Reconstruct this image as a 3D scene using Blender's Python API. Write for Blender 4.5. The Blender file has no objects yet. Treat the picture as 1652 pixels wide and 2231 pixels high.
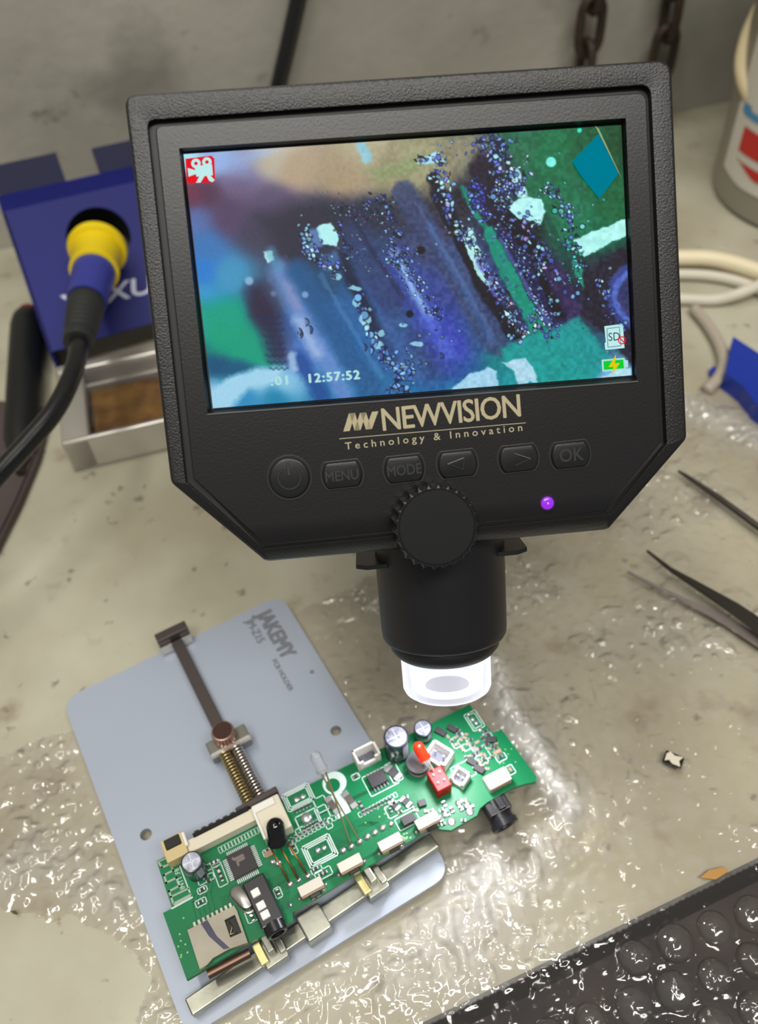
import bpy, bmesh, math, random
import numpy as np
from mathutils import Vector, Matrix

# ------------------------------------------------------------------ camera
S = 0.001                                   # all numbers below are millimetres
F, CX, CY, CAMH = 1900.0, 826.0, 1115.5, 258.0
PITCH, ROLL = math.radians(49.5), math.radians(-4.5)
_f = np.array([0, math.cos(PITCH), -math.sin(PITCH)]); _r = np.array([1.0, 0, 0]); _u = np.cross(_r, _f)
_r2 = math.cos(ROLL)*_r + math.sin(ROLL)*_u; _u2 = -math.sin(ROLL)*_r + math.cos(ROLL)*_u
CM = np.column_stack([_r2, _u2, -_f]); CP = np.array([0, 0, CAMH])
sc = bpy.context.scene
COL = sc.collection
cam = bpy.data.cameras.new('camera'); co = bpy.data.objects.new('camera', cam); COL.objects.link(co)
cam.sensor_fit = 'VERTICAL'; cam.sensor_height = 24.0; cam.lens = F/2231*24.0
cam.clip_start = 0.005; cam.clip_end = 20
mw = Matrix([[*CM[0], CP[0]*S], [*CM[1], CP[1]*S], [*CM[2], CP[2]*S], [0, 0, 0, 1]]); co.matrix_world = mw
cam.dof.use_dof = True; cam.dof.focus_distance = 0.212; cam.dof.aperture_fstop = 8.2
sc.camera = co

# ------------------------------------------------------------------ world, lights, exposure
vs = sc.view_settings
vs.view_transform = 'Standard'; vs.look = 'None'; vs.gamma = 1; vs.use_curve_mapping = False; vs.exposure = 0.0
w = bpy.data.worlds.new('room_air'); sc.world = w; w.use_nodes = True
w.node_tree.nodes['Background'].inputs[0].default_value = (0.60, 0.59, 0.55, 1)
w.node_tree.nodes['Background'].inputs[1].default_value = 0.38

def area(name, loc, target, size, power, col, sy=None):
    l = bpy.data.lights.new(name, 'AREA'); l.shape = 'RECTANGLE'; l.size = size*S; l.size_y = (sy or size)*S
    l.energy = power; l.color = col
    o = bpy.data.objects.new(name, l); COL.objects.link(o); o.location = Vector(loc)*S
    o.rotation_euler = (Vector(target)-Vector(loc)).to_track_quat('-Z', 'Y').to_euler()
    return o
area('ceiling_area_light', (-350, 60, 1500), (0, 150, 0), 620, 6.0, (1.0, 0.97, 0.88), 90)
area('ceiling_area_light', (200, -480, 1460), (0, 200, 60), 1200, 19.0, (1.0, 0.97, 0.90), 260)
area('ceiling_area_light', (-60, 470, 1500), (0, 200, 0), 420, 1.4, (1.0, 0.96, 0.9), 80)  # unseen added light, placed to steer the glints on the film

# ------------------------------------------------------------------ helpers
def ray(px, py): return CM @ np.array([(px-CX)/F, -(py-CY)/F, -1.0])
def W(px, py, z=0.0):                       # where a sight line meets the level z
    d = ray(px, py); return CP + d*(z-CP[2])/d[2]
def onplane(px, py, p, n):
    d = ray(px, py); return CP + d*(np.dot(np.array(p)-CP, n)/np.dot(d, n))
def at(px, py, depth): return CP + ray(px, py)*depth
def project(p):
    q = CM.T @ (np.array(p)-CP); return CX+F*q[0]/-q[2], CY-F*q[1]/-q[2]
def unit(v): v = np.array(v, float); return v/np.linalg.norm(v)
Z3 = np.array([0, 0, 1.0])

def lin(c): return tuple(((x/255)/12.92 if x/255 <= .04045 else (((x/255)+.055)/1.055)**2.4) for x in c)
MATS = {}
def mat(name, rgb, rough=.5, metal=0., rgb2=None, nscale=100., bump=0., bscale=2000., spec=None, trans=0., emit=None, estr=1., coat=0., ramp=(.35, .65), detail=4, stretch=None, alpha=1., ior=None, spots=None):
    if name in MATS: return MATS[name]
    m = bpy.data.materials.new(name); m.use_nodes = True; nt = m.node_tree; b = nt.nodes['Principled BSDF']
    b.inputs['Base Color'].default_value = (*lin(rgb), 1); b.inputs['Roughness'].default_value = rough
    b.inputs['Metallic'].default_value = metal
    if spec is not None: b.inputs['Specular IOR Level'].default_value = spec
    if trans: b.inputs['Transmission Weight'].default_value = trans
    if ior: b.inputs['IOR'].default_value = ior
    if coat: b.inputs['Coat Weight'].default_value = coat; b.inputs['Coat Roughness'].default_value = .15
    if alpha < 1: b.inputs['Alpha'].default_value = alpha
    if emit: b.inputs['Emission Color'].default_value = (*lin(emit), 1); b.inputs['Emission Strength'].default_value = estr
    tc = nt.nodes.new('ShaderNodeTexCoord'); src = tc.outputs['Object']
    if stretch:
        mp = nt.nodes.new('ShaderNodeMapping'); nt.links.new(src, mp.inputs[0]); mp.inputs['Scale'].default_value = stretch; src = mp.outputs[0]
    if rgb2 is not None:
        n = nt.nodes.new('ShaderNodeTexNoise'); n.inputs['Scale'].default_value = nscale; n.inputs['Detail'].default_value = detail
        nt.links.new(src, n.inputs['Vector'])
        r = nt.nodes.new('ShaderNodeValToRGB'); r.color_ramp.elements[0].position = ramp[0]; r.color_ramp.elements[1].position = ramp[1]
        r.color_ramp.elements[0].color = (*lin(rgb), 1); r.color_ramp.elements[1].color = (*lin(rgb2), 1)
        nt.links.new(n.outputs[0], r.inputs[0]); last = r.outputs[0]
        for (sc_, lo_, hi_, col_, am_) in (spots or ()):
            n3 = nt.nodes.new('ShaderNodeTexNoise'); n3.inputs['Scale'].default_value = sc_; n3.inputs['Detail'].default_value = 6; nt.links.new(src, n3.inputs['Vector'])
            mr = nt.nodes.new('ShaderNodeMapRange'); mr.inputs['From Min'].default_value = lo_; mr.inputs['From Max'].default_value = hi_; mr.inputs['To Max'].default_value = am_; nt.links.new(n3.outputs[0], mr.inputs[0])
            mx_ = nt.nodes.new('ShaderNodeMix'); mx_.data_type = 'RGBA'; mx_.inputs[7].default_value = (*lin(col_), 1)
            nt.links.new(mr.outputs[0], mx_.inputs[0]); nt.links.new(last, mx_.inputs[6]); last = mx_.outputs[2]
        nt.links.new(last, b.inputs['Base Color'])
    if bump:
        n = nt.nodes.new('ShaderNodeTexNoise'); n.inputs['Scale'].default_value = bscale; n.inputs['Detail'].default_value = 3
        nt.links.new(src, n.inputs['Vector'])
        bp = nt.nodes.new('ShaderNodeBump'); bp.inputs['Strength'].default_value = 1.0; bp.inputs['Distance'].default_value = bump*S
        nt.links.new(n.outputs[0], bp.inputs['Height']); nt.links.new(bp.outputs[0], b.inputs['Normal'])
    MATS[name] = m
    return m

FRAME = {}                                   # object name -> (rotation 3x3, origin) of its own space, mm
def tagit(o, label=None, cat=None, group=None, kind=None):
    if label: o['label'] = label
    if cat: o['category'] = cat
    if group: o['group'] = group
    if kind: o['kind'] = kind
    return o
def thing(name, label, cat, origin, R=None, group=None):
    o = bpy.data.objects.new(name, None); COL.objects.link(o); o.empty_display_size = .005
    R = np.eye(3) if R is None else np.array(R); origin = np.array(origin, float)
    o.matrix_world = Matrix([[*R[i], origin[i]*S] for i in range(3)] + [[0, 0, 0, 1]])
    FRAME[o.name] = (R, origin)
    return tagit(o, label, cat, group)

def finish(name, me, m, parent=None, local=False, smooth=False, **tags):
    """link mesh data given in mm (world space, or the parent's own space if local) as ONE object"""
    n = len(me.vertices); v = np.empty(n*3, dtype=np.float32); me.vertices.foreach_get('co', v); v = v.reshape(-1, 3).astype(float)
    o = bpy.data.objects.new(name, me); COL.objects.link(o)
    if parent is not None:
        R, t = FRAME[parent.name]
        if not local: v = (v-t) @ R
        FRAME[o.name] = (R, t); o.parent = parent
    else:
        lo, hi = v.min(0), v.max(0); t = np.array([(lo[0]+hi[0])/2, (lo[1]+hi[1])/2, lo[2]])
        v = v-t; o.location = Vector(t)*S; FRAME[o.name] = (np.eye(3), t)
    me.vertices.foreach_set('co', (v*S).astype(np.float32).ravel())
    if m is not None:
        me.materials.append(m)
    if smooth: me.polygons.foreach_set('use_smooth', [True]*len(me.polygons))
    me.update()
    return tagit(o, **tags)

class MB:
    """collects shapes (mm) and links them as one mesh object"""
    def __init__(s): s.bm = bmesh.new()
    def merge(s, b, M=None):
        me = bpy.data.meshes.new('t'); b.to_mesh(me); b.free()
        if M is not None: me.transform(M)
        s.bm.from_mesh(me); bpy.data.meshes.remove(me); return s
    def box(s, c, size, R=None, bev=0., seg=1):
        b = bmesh.new(); bmesh.ops.create_cube(b, size=1)
        for v in b.verts: v.co = Vector((v.co.x*size[0], v.co.y*size[1], v.co.z*size[2]))
        if bev: bmesh.ops.bevel(b, geom=b.edges[:], offset=bev, segments=seg, profile=.5, affect='EDGES')
        R = np.eye(3) if R is None else R
        return s.merge(b, Matrix([[*R[i], c[i]] for i in range(3)] + [[0, 0, 0, 1]]))
    def lathe(s, o, ax, prof, n=24, scallop=None, cap=True, sx=1.0, xdir=None):
        o = np.array(o, float); ax = unit(ax); a = unit(np.cross(ax, [0, 0, 1] if abs(ax[2]) < .9 else [1, 0, 0])) if xdir is None else unit(xdir)
        bvec = np.cross(ax, a); rings = []
        for r, h in prof:
            ring = []
            for k in range(n):
                th = 2*math.pi*k/n; rr = r if scallop is None else scallop(r, th)
                ring.append(s.bm.verts.new(o+ax*h+a*rr*math.cos(th)*sx+bvec*rr*math.sin(th)))
            rings.append(ring)
        for A, B in zip(rings, rings[1:]):
            for k in range(n): s.bm.faces.new((A[k], A[(k+1) % n], B[(k+1) % n], B[k]))
        if cap:
            if prof[0][0] > 1e-6: s.bm.faces.new(rings[0][::-1])
            if prof[-1][0] > 1e-6: s.bm.faces.new(rings[-1])
        return s
    def cyl(s, p0, p1, r0, r1=None, n=16):
        p0 = np.array(p0, float); p1 = np.array(p1, float); L = np.linalg.norm(p1-p0)
        return s.lathe(p0, (p1-p0)/L, [(r0, 0), (r0 if r1 is None else r1, L)], n)
    def tube(s, pts, r, n=10, closed=False, up=None):
        P = [np.array(p, float) for p in pts]; N = len(P); rings = []; prev = None
        for i in range(N):
            t = unit(P[(i+1) % N]-P[i-1]) if closed else unit(P[min(i+1, N-1)]-P[max(i-1, 0)])
            if prev is None:
                a = np.cross(t, [0, 0, 1.]);
                if np.linalg.norm(a) < .05: a = np.cross(t, [1., 0, 0])
                a = unit(a)
            else: a = unit(prev-t*np.dot(prev, t))
            prev = a; b = np.cross(t, a); rr = r[i] if hasattr(r, '__len__') else r
            rings.append([s.bm.verts.new(P[i]+a*rr*math.cos(2*math.pi*k/n)+b*rr*math.sin(2*math.pi*k/n)) for k in range(n)])
        rng = range(N) if closed else range(N-1)
        for i in rng:
            A, B = rings[i], rings[(i+1) % N]
            for k in range(n): s.bm.faces.new((A[k], A[(k+1) % n], B[(k+1) % n], B[k]))
        if not closed: s.bm.faces.new(rings[0][::-1]); s.bm.faces.new(rings[-1])
        return s
    def slab(s, outer, holes, ext):
        """flat polygon (3D points) with holes, extruded by the vector ext"""
        b = bmesh.new(); edges = []
        for loop in [outer]+list(holes):
            vv = [b.verts.new(p) for p in loop]
            edges += [b.edges.new((vv[i], vv[(i+1) % len(vv)])) for i in range(len(vv))]
        n = np.cross(np.array(outer[1])-np.array(outer[0]), np.array(outer[2])-np.array(outer[1]))
        if holes: bmesh.ops.triangle_fill(b, use_beauty=True, use_dissolve=False, edges=edges, normal=Vector(unit(ext)))
        else: bmesh.ops.contextual_create(b, geom=edges)
        g = bmesh.ops.extrude_face_region(b, geom=b.faces[:])
        for v in g['geom']:
            if isinstance(v, bmesh.types.BMVert): v.co += Vector(ext)
        bmesh.ops.recalc_face_normals(b, faces=b.faces[:])
        return s.merge(b)
    def loops(s, L, closed_end=False):
        R = [[s.bm.verts.new(p) for p in l] for l in L]; n = len(L[0])
        for A, B in zip(R, R[1:]):
            for k in range(n): s.bm.faces.new((A[k], A[(k+1) % n], B[(k+1) % n], B[k]))
        if closed_end: s.bm.faces.new(R[-1])
        return s
    def build(s, name, m, parent=None, local=False, smooth=False, recalc=True, **tags):
        if recalc: bmesh.ops.recalc_face_normals(s.bm, faces=s.bm.faces[:])
        me = bpy.data.meshes.new(name); s.bm.to_mesh(me); s.bm.free()
        o = finish(name, me, m, parent, local, smooth, **tags)
        if smooth and smooth != 'all':
            try:
                me.set_sharp_from_angle(angle=math.radians(38))
            except Exception: pass
        return o

def catmull(P, n=8):
    P = [np.array(p, float) for p in P]; Q = [2*P[0]-P[1]]+P+[2*P[-1]-P[-2]]; out = []
    for i in range(1, len(Q)-2):
        for k in range(n):
            t = k/n; a, b, c, d = Q[i-1], Q[i], Q[i+1], Q[i+2]
            out.append(.5*((2*b)+(-a+c)*t+(2*a-5*b+4*c-d)*t*t+(-a+3*b-3*c+d)*t**3))
    out.append(P[-1]); return out

def rounded(poly, r, n=5):
    """rounded corners for a 2D polygon; r number or list"""
    out = []; N = len(poly)
    for i in range(N):
        p = np.array(poly[i], float); a = np.array(poly[i-1], float); b = np.array(poly[(i+1) % N], float)
        rr = r[i] if hasattr(r, '__len__') else r
        u, v = unit(a-p), unit(b-p); cosang = float(np.clip(np.dot(u, v), -1, 1)); ang = math.acos(cosang)
        if ang > math.pi-.02 or rr < 1e-6: out += [p.copy() for _ in range(n+1)]; continue
        d = rr/math.tan(ang/2)
        p0, p1 = p+u*d, p+v*d
        for k in range(n+1):
            t = k/n; out.append((1-t)**2*p0+2*t*(1-t)*p+t*t*p1)
    return out

def textmesh(body, size, origin, xd, yd, name, m, parent=None, local=False, extrude=.02, sx=1., align='LEFT', spacing=1., offset=0., shear=0., bold=0., **tags):
    cu = bpy.data.curves.new(name, 'FONT'); cu.body = body; cu.size = 1; cu.align_x = align; cu.space_character = spacing
    cu.offset = offset; cu.shear = shear; cu.resolution_u = 3
    to = bpy.data.objects.new('t', cu); me = bpy.data.meshes.new_from_object(to); bpy.data.objects.remove(to)
    me.name = name
    n = len(me.vertices); v = np.empty(n*3, np.float32); me.vertices.foreach_get('co', v); v = v.reshape(-1, 3)
    xd, yd = unit(xd), unit(yd); nn = np.cross(xd, yd); o = np.array(origin, float)
    P = o + v[:, :1]*size*sx*xd + v[:, 1:2]*size*yd + nn*extrude
    if bold:                                # heavier strokes: shifted copies of the outline, each a hair higher
        pol = [tuple(p.vertices) for p in me.polygons]; VV, FF = [], []
        for k, (dx, dy) in enumerate(((0, 0), (bold, 0), (-bold, 0), (0, bold*.7), (0, -bold*.7))):
            VV += (P+xd*dx+yd*dy+nn*.004*k).tolist(); FF += [tuple(i+k*n for i in f) for f in pol]
        bpy.data.meshes.remove(me); me = bpy.data.meshes.new(name); me.from_pydata(VV, [], FF)
    else: me.vertices.foreach_set('co', P.astype(np.float32).ravel())
    return finish(name, me, m, parent, local, **tags)

# ------------------------------------------------------------------ materials
M_wall = mat('plastered_wall', (140, 137, 128), .9, rgb2=(172, 168, 158), nscale=9, bump=.6, bscale=90, ramp=(.3, .7), detail=8, spots=((14, .58, .70, (92, 88, 80), .5), (60, .66, .74, (80, 74, 66), .5)))
M_table = mat('cream_table_top', (184, 181, 162), .5, rgb2=(156, 149, 128), nscale=14, ramp=(.38, .66), detail=9, bump=.05, bscale=500, spots=((45, .60, .72, (120, 98, 70), .55), (160, .66, .74, (70, 56, 44), .6)))
M_floor = mat('dark_floor', (104, 92, 90), .8, rgb2=(70, 62, 64), nscale=12)
M_blk = mat('black_plastic', (22, 22, 24), .34, bump=.012, bscale=3500, spec=.4)
M_grain = mat('grained_black_plastic', (25, 25, 26), .33, bump=.11, bscale=2200, spec=.42)
M_panel = mat('satin_black_panel', (23, 22, 24), .33, bump=.028, bscale=1700, spec=.38)
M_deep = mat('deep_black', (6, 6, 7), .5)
M_tube = mat('black_anodised_tube', (24, 23, 27), .42, spec=.4)
M_gold = mat('pale_gold_print', (168, 158, 128), .5, metal=.2)
M_plate = mat('grey_blue_plate', (158, 167, 183), .42, metal=.15, rgb2=(166, 174, 190), nscale=8, spec=.5)
M_steel = mat('worn_zinc_steel', (176, 176, 164), .34, metal=.85, rgb2=(120, 120, 110), nscale=60, stretch=(1, 1, 1), bump=.02, bscale=800)
M_dsteel = mat('dark_steel_bar', (84, 76, 74), .42, metal=.7)
M_rod = mat('brown_steel', (96, 78, 74), .4, metal=.75)
M_chrome = mat('bright_spring_steel', (226, 220, 214), .2, metal=1.)
M_brass = mat('brass', (206, 184, 112), .3, metal=1.)
M_green = mat('green_solder_mask', (0, 114, 68), .42, rgb2=(0, 102, 60), nscale=60, spec=.3)
M_trace = mat('dark_green_trace', (0, 80, 50), .42, spec=.3)
M_silk = mat('silkscreen_white', (196, 214, 210), .55)
M_solder = mat('solder', (190, 192, 196), .3, metal=.85)
M_chip = mat('grey_black_chip', (46, 42, 46), .55)
M_black = mat('glossy_black', (12, 12, 14), .12, spec=.6)
M_jack = mat('black_jack_plastic', (28, 27, 32), .3)
M_cap = mat('capacitor_sleeve', (34, 36, 48), .25, coat=.5)
M_alu = mat('aluminium_top', (120, 124, 142), .42, metal=.7, rgb2=(190, 192, 208), nscale=420)
M_ivory = mat('ivory_connector', (214, 206, 186), .5, spec=.4)
M_white = mat('white_connector', (226, 224, 218), .45)
M_switch = mat('switch_cover', (196, 190, 180), .4, metal=.45)
M_red = mat('red_plastic', (164, 0, 6), .4, spec=.2)
M_cer = mat('brown_ceramic', (150, 128, 100), .5)
M_blue = mat('blue_painted_steel', (18, 26, 112), .55, rgb2=(22, 28, 100), nscale=20, spec=.22)
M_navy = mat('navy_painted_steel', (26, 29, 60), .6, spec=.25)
M_yel = mat('yellow_plastic', (224, 196, 8), .35)
M_bsleeve = mat('blue_sleeve', (48, 54, 136), .35)
M_rub = mat('black_rubber', (34, 36, 36), .55)
M_cable = mat('black_cable', (20, 21, 24), .28)
M_tray = mat('brushed_tray', (206, 202, 196), .3, metal=.75)
M_sponge = mat('brown_sponge', (118, 86, 40), .95, rgb2=(78, 52, 26), nscale=90, bump=.8, bscale=500, detail=8)
M_cream = mat('cream_hose', (226, 214, 182), .45)
M_wcab = mat('white_cable', (206, 200, 184), .5)
M_rope = mat('cream_handle', (206, 190, 152), .6)
M_bucket = mat('grey_translucent_plastic', (150, 146, 134), .5)
M_label = mat('white_label', (214, 210, 200), .5)
M_labred = mat('label_red', (196, 40, 34), .5)
M_labblue = mat('label_blue', (70, 140, 190), .5)
M_bfilm = mat('blue_plastic', (10, 46, 150), .35)
M_tool = mat('dark_tool_steel', (74, 70, 66), .35, metal=.8)
M_lite = mat('pale_tool_steel', (158, 148, 144), .35, metal=.6)
M_brown = mat('dark_brown_strap', (70, 60, 58), .6)
M_chain = mat('rusty_chain', (48, 42, 36), .6, metal=.5, rgb2=(66, 52, 40), nscale=150)
M_dred = mat('dark_red_grip', (120, 18, 26), .4)

# ================================================================== structure
wl, wr = W(20, 540), W(1531, 232); wd = unit(wr-wl); wn = np.array([wd[1], -wd[0], 0])    # wall line, normal to viewer
a_, b_ = wl-wd*900, wr+wd*900
MB().slab([a_-[0, 0, 760], b_-[0, 0, 760], b_+[0, 0, 1200], a_+[0, 0, 1200]], [], -wn*80).build('wall_back', M_wall, kind='structure')
MB().box((0, 300, -790), (3600, 3600, 60)).build('floor', M_floor, kind='structure')
e1, e2 = W(940, 2231), W(1652, 1880); ed = unit(e2-e1)
TE = [e1-ed*700, e1+ed*900, b_, a_]
# keep the back of the table a hair in front of the wall
TE[2] = b_+wn*.3; TE[3] = a_+wn*.3
en = np.array([ed[1], -ed[0]])                                                  # horizontal, out over the table edge
TE[0] = TE[0]-np.array([*en, 0])*1.2; TE[1] = TE[1]-np.array([*en, 0])*1.2
tab = thing('work_table', 'cream stained work table with a straight front edge against the grey wall', 'table', e1-[0, 0, 28])
MB().slab([np.array([*p[:2], 0.]) for p in TE], [], np.array([0, 0, -28.])).build('table_top', M_table, tab)
q_ = [TE[0], TE[1], TE[1]+np.array([*en, 0])*1.2, TE[0]+np.array([*en, 0])*1.2]
MB().slab([np.array([*p[:2], -.05]) for p in q_], [], np.array([0, 0, -28.])).build('added_dark_edge', mat('edge_shade_dark', (40, 36, 36), .6), tab)  # added dark strip, keeps the slab side from showing as a lit stripe

# ================================================================== bubble wrap sheet on the table
rng = np.random.default_rng(7)
def noise2(X, Y, cell, seed):
    """smooth value noise"""
    r = np.random.default_rng(seed); G = r.random((512, 512))
    x, y = X/cell+200, Y/cell+200; xi, yi = np.floor(x).astype(int) % 511, np.floor(y).astype(int) % 511
    fx, fy = x-np.floor(x), y-np.floor(y); fx = fx*fx*(3-2*fx); fy = fy*fy*(3-2*fy)
    return (G[xi, yi]*(1-fx)*(1-fy)+G[xi+1, yi]*fx*(1-fy)+G[xi, yi+1]*(1-fx)*fy+G[xi+1, yi+1]*fx*fy)-.5
def inpoly(X, Y, P):
    c = np.zeros(X.shape, bool); n = len(P)
    for i in range(n):
        x0, y0, x1, y1 = P[i][0], P[i][1], P[i-1][0], P[i-1][1]
        with np.errstate(divide='ignore', invalid='ignore'):
            c ^= ((y0 > Y) != (y1 > Y)) & (X < (x1-x0)*(Y-y0)/(y1-y0+1e-12)+x0)
    return c
def segd(X, Y, a, b):
    ax, ay, bx, by = a[0], a[1], b[0], b[1]; L = (bx-ax)**2+(by-ay)**2+1e-9
    t = np.clip(((X-ax)*(bx-ax)+(Y-ay)*(by-ay))/L, 0, 1)
    return np.hypot(X-ax-t*(bx-ax), Y-ay-t*(by-ay))

# plate rectangle (needed so that the sheet lies flat below it)
PZ = 4.4
pTL, pTR, pBR = W(136, 1525, PZ), W(612.5, 1295.5, PZ), W(991, 1899, PZ)
pu = unit(pTR-pTL); pv = np.array([pu[1], -pu[0], 0]); pw = np.linalg.norm(pTR-pTL); pl = float(np.dot(pBR-pTR, pv))
def PL(u, v, z=PZ): return pTL+pu*u+pv*v+np.array([0, 0, z-PZ])      # plate coordinates
def bubble_film(name, tint=(.90, .875, .84), haze=.10):
    m = bpy.data.materials.new(name); m.use_nodes = True; nt = m.node_tree; nt.nodes.clear()
    out = nt.nodes.new('ShaderNodeOutputMaterial'); tr = nt.nodes.new('ShaderNodeBsdfTransparent'); gl = nt.nodes.new('ShaderNodeBsdfGlossy')
    df = nt.nodes.new('ShaderNodeBsdfDiffuse'); m1 = nt.nodes.new('ShaderNodeMixShader'); m2 = nt.nodes.new('ShaderNodeMixShader'); fr = nt.nodes.new('ShaderNodeFresnel')
    tr.inputs[0].default_value = (*tint, 1); gl.inputs['Roughness'].default_value = .09; gl.inputs[0].default_value = (1, 1, 1, 1); df.inputs[0].default_value = (.8, .78, .74, 1)
    fr.inputs[0].default_value = 1.5; m1.inputs[0].default_value = haze
    mul = nt.nodes.new('ShaderNodeMath'); mul.operation = 'MULTIPLY_ADD'; mul.inputs[1].default_value = 1.45; mul.inputs[2].default_value = .0
    nt.links.new(fr.outputs[0], mul.inputs[0])
    nt.links.new(tr.outputs[0], m1.inputs[1]); nt.links.new(df.outputs[0], m1.inputs[2])
    nt.links.new(mul.outputs[0], m2.inputs[0]); nt.links.new(m1.outputs[0], m2.inputs[1]); nt.links.new(gl.outputs[0], m2.inputs[2])
    nt.links.new(m2.outputs[0], out.inputs[0])
    tcn = nt.nodes.new('ShaderNodeTexCoord'); nn = nt.nodes.new('ShaderNodeTexNoise'); nn.inputs['Scale'].default_value = 420; nn.inputs['Detail'].default_value = 2; nn.inputs['Distortion'].default_value = .2
    bpn = nt.nodes.new('ShaderNodeBump'); bpn.inputs['Distance'].default_value = .00007 if haze > .06 else .00004; nt.links.new(tcn.outputs['Object'], nn.inputs['Vector']); nt.links.new(nn.outputs[0], bpn.inputs['Height'])
    nt.links.new(bpn.outputs[0], gl.inputs['Normal']); nt.links.new(bpn.outputs[0], fr.inputs['Normal'])
    if haze > .06:
        at0 = nt.nodes.new('ShaderNodeAttribute'); at0.attribute_name = 'fold'; nt.links.new(at0.outputs['Fac'], m1.inputs[0])
    return m
M_film = bubble_film('clear_bubble_film'); M_bub = bubble_film('clear_bubble', (.95, .95, .95), .02)

shp = [(-150, 1690), (0, 1640), (140, 1592), (300, 1500), (480, 1420), (650, 1340), (726, 1296), (830, 1238), (1100, 1060), (1300, 940), (1500, 855), (1560, 815), (1652, 860), (1900, 900)]
SH = [W(*p)[:2] for p in shp]
SHEET = SH + [W(2100, 1700)[:2]+np.array([20, -60]), e2[:2]+ed[:2]*60+np.array([20, -70]), e1[:2]+np.array([20, -75]), W(380, 2400)[:2], W(300, 2231)[:2], W(332, 2130)[:2], W(262, 2030)[:2], W(150, 2008)[:2], W(0, 1985)[:2], W(-160, 1960)[:2]]
SHEET = [np.array(p) for p in SHEET]
lo = np.min(SHEET, 0); hi = np.max(SHEET, 0); STEP = .62
gx = np.arange(lo[0], hi[0], STEP); gy = np.arange(lo[1], hi[1], STEP); X, Y = np.meshgrid(gx, gy, indexing='ij')
jx = X+noise2(X, Y, 6, 3)*5; jy = Y+noise2(X, Y, 6, 4)*5                       # ragged outline
mask = inpoly(jx, jy, SHEET)
dout = (X-e1[0])*en[0]+(Y-e1[1])*en[1]                                          # >0 beyond the edge
PIT = 11.8; rows = np.round((Y-20)/(PIT*.866)); off = (rows % 2)*.5*PIT
ca = math.radians(14); Xr = X*math.cos(ca)+Y*math.sin(ca); Yr = -X*math.sin(ca)+Y*math.cos(ca)
rows = np.round(Yr/(PIT*.866)); off = np.mod(rows, 2)*.5*PIT; cols = np.round((Xr-off)/PIT)
dcell = np.hypot(Xr-off-cols*PIT, Yr-rows*PIT*.866); cid = (rows.astype(int)*131+cols.astype(int)*17) % 997
amp = np.random.default_rng(5).random(997)**2*1.5+.25
dome = np.clip(1-(dcell/5.3)**2, 0, 1)**.6*amp[cid]
crum = np.clip(noise2(X, Y, 2.6, 11)+.12, 0, 1)*1.5+np.clip(noise2(X, Y, 1.7, 12), 0, 1)*.8+np.clip(noise2(X, Y, 5, 14)+.1, 0, 1)*.7
big = noise2(X, Y, 26, 13)+.5
near = np.zeros(X.shape)
for pts, wdt, a in (([(1075, 1455), (1108, 1560), (1150, 1610), (1185, 1690), (1235, 1765)], 4.2, 3.4), ([(1010, 1900), (1075, 1890), (1050, 1960), (990, 2020), (930, 2060)], 8, 1.7), ([(880, 2120), (1000, 2080)], 9, 1.2),
                    ([(1130, 1930), (1180, 1850)], 5, 1.0), ([(0, 1930), (60, 1880), (130, 1900), (260, 1960)], 7, 1.0), ([(700, 2160), (850, 2080)], 9, .7), ([(1480, 880), (1652, 960)], 9, 1.6)):
    q = [W(*p)[:2] for p in pts]; d = np.min([segd(X, Y, q[i], q[i+1]) for i in range(len(q)-1)], 0)
    near = np.maximum(near, a*np.exp(-(d/wdt)**2))
big = np.clip(big*1.5-.3, 0, 1)**1.6; hgt = .35+dome*(.3+.7*big)*.75+crum*(.13+.50*big)+(np.clip(noise2(X, Y, 2.2, 77)-.12, 0, 1)**2*9)*(.25+.75*big)+near*(.25+crum*1.0)+np.abs(noise2(X, Y, 2.2, 15))*near*.9
spk = np.clip(noise2(X, Y, 1.45, 91)-.29, 0, 1)*6.5*np.clip(noise2(X, Y, 9, 92)+.62, 0, 1)*(.35+.8*big)
hgt = hgt+spk
hgt = np.where(dout > 1, .35+(hgt-.35)*.55, hgt)
U_ = (X-pTL[0])*pu[0]+(Y-pTL[1])*pu[1]; V_ = (X-pTL[0])*pv[0]+(Y-pTL[1])*pv[1]
dp = np.maximum(np.maximum(-U_, U_-pw), np.maximum(-V_, V_-pl))                 # distance outside the plate
fl = np.clip((dp-.5)/5, 0, 1); hgt = .3+(hgt-.3)*(.28+.72*fl); hgt = np.where(fl <= 0, np.minimum(hgt, 2.3), hgt)
hgt -= np.clip(dout-5, 0, None)**1.2*.02
idx = -np.ones(X.shape, int); idx[mask] = np.arange(mask.sum())
q = mask[:-1, :-1] & mask[1:, :-1] & mask[1:, 1:] & mask[:-1, 1:]
fc = np.stack([idx[:-1, :-1][q], idx[1:, :-1][q], idx[1:, 1:][q], idx[:-1, 1:][q]], 1)
me = bpy.data.meshes.new('bubble_wrap'); V3 = np.stack([X[mask], Y[mask], hgt[mask]], 1)
me.from_pydata(V3.tolist(), [], fc.tolist())
fold = np.where(dout > 0, .012, .07+.07*crum+.08*big+np.clip(near*.16, 0, .5))[mask]
fa = me.attributes.new('fold', 'FLOAT', 'POINT'); fa.data.foreach_set('value', fold.astype(np.float32))
wrap = thing('bubble_wrap', 'crumpled clear bubble wrap sheet spread over the table and hanging over its front edge', 'bubble wrap', (60, 120, 0))
finish('film', me, M_film, wrap, smooth='all')
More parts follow.
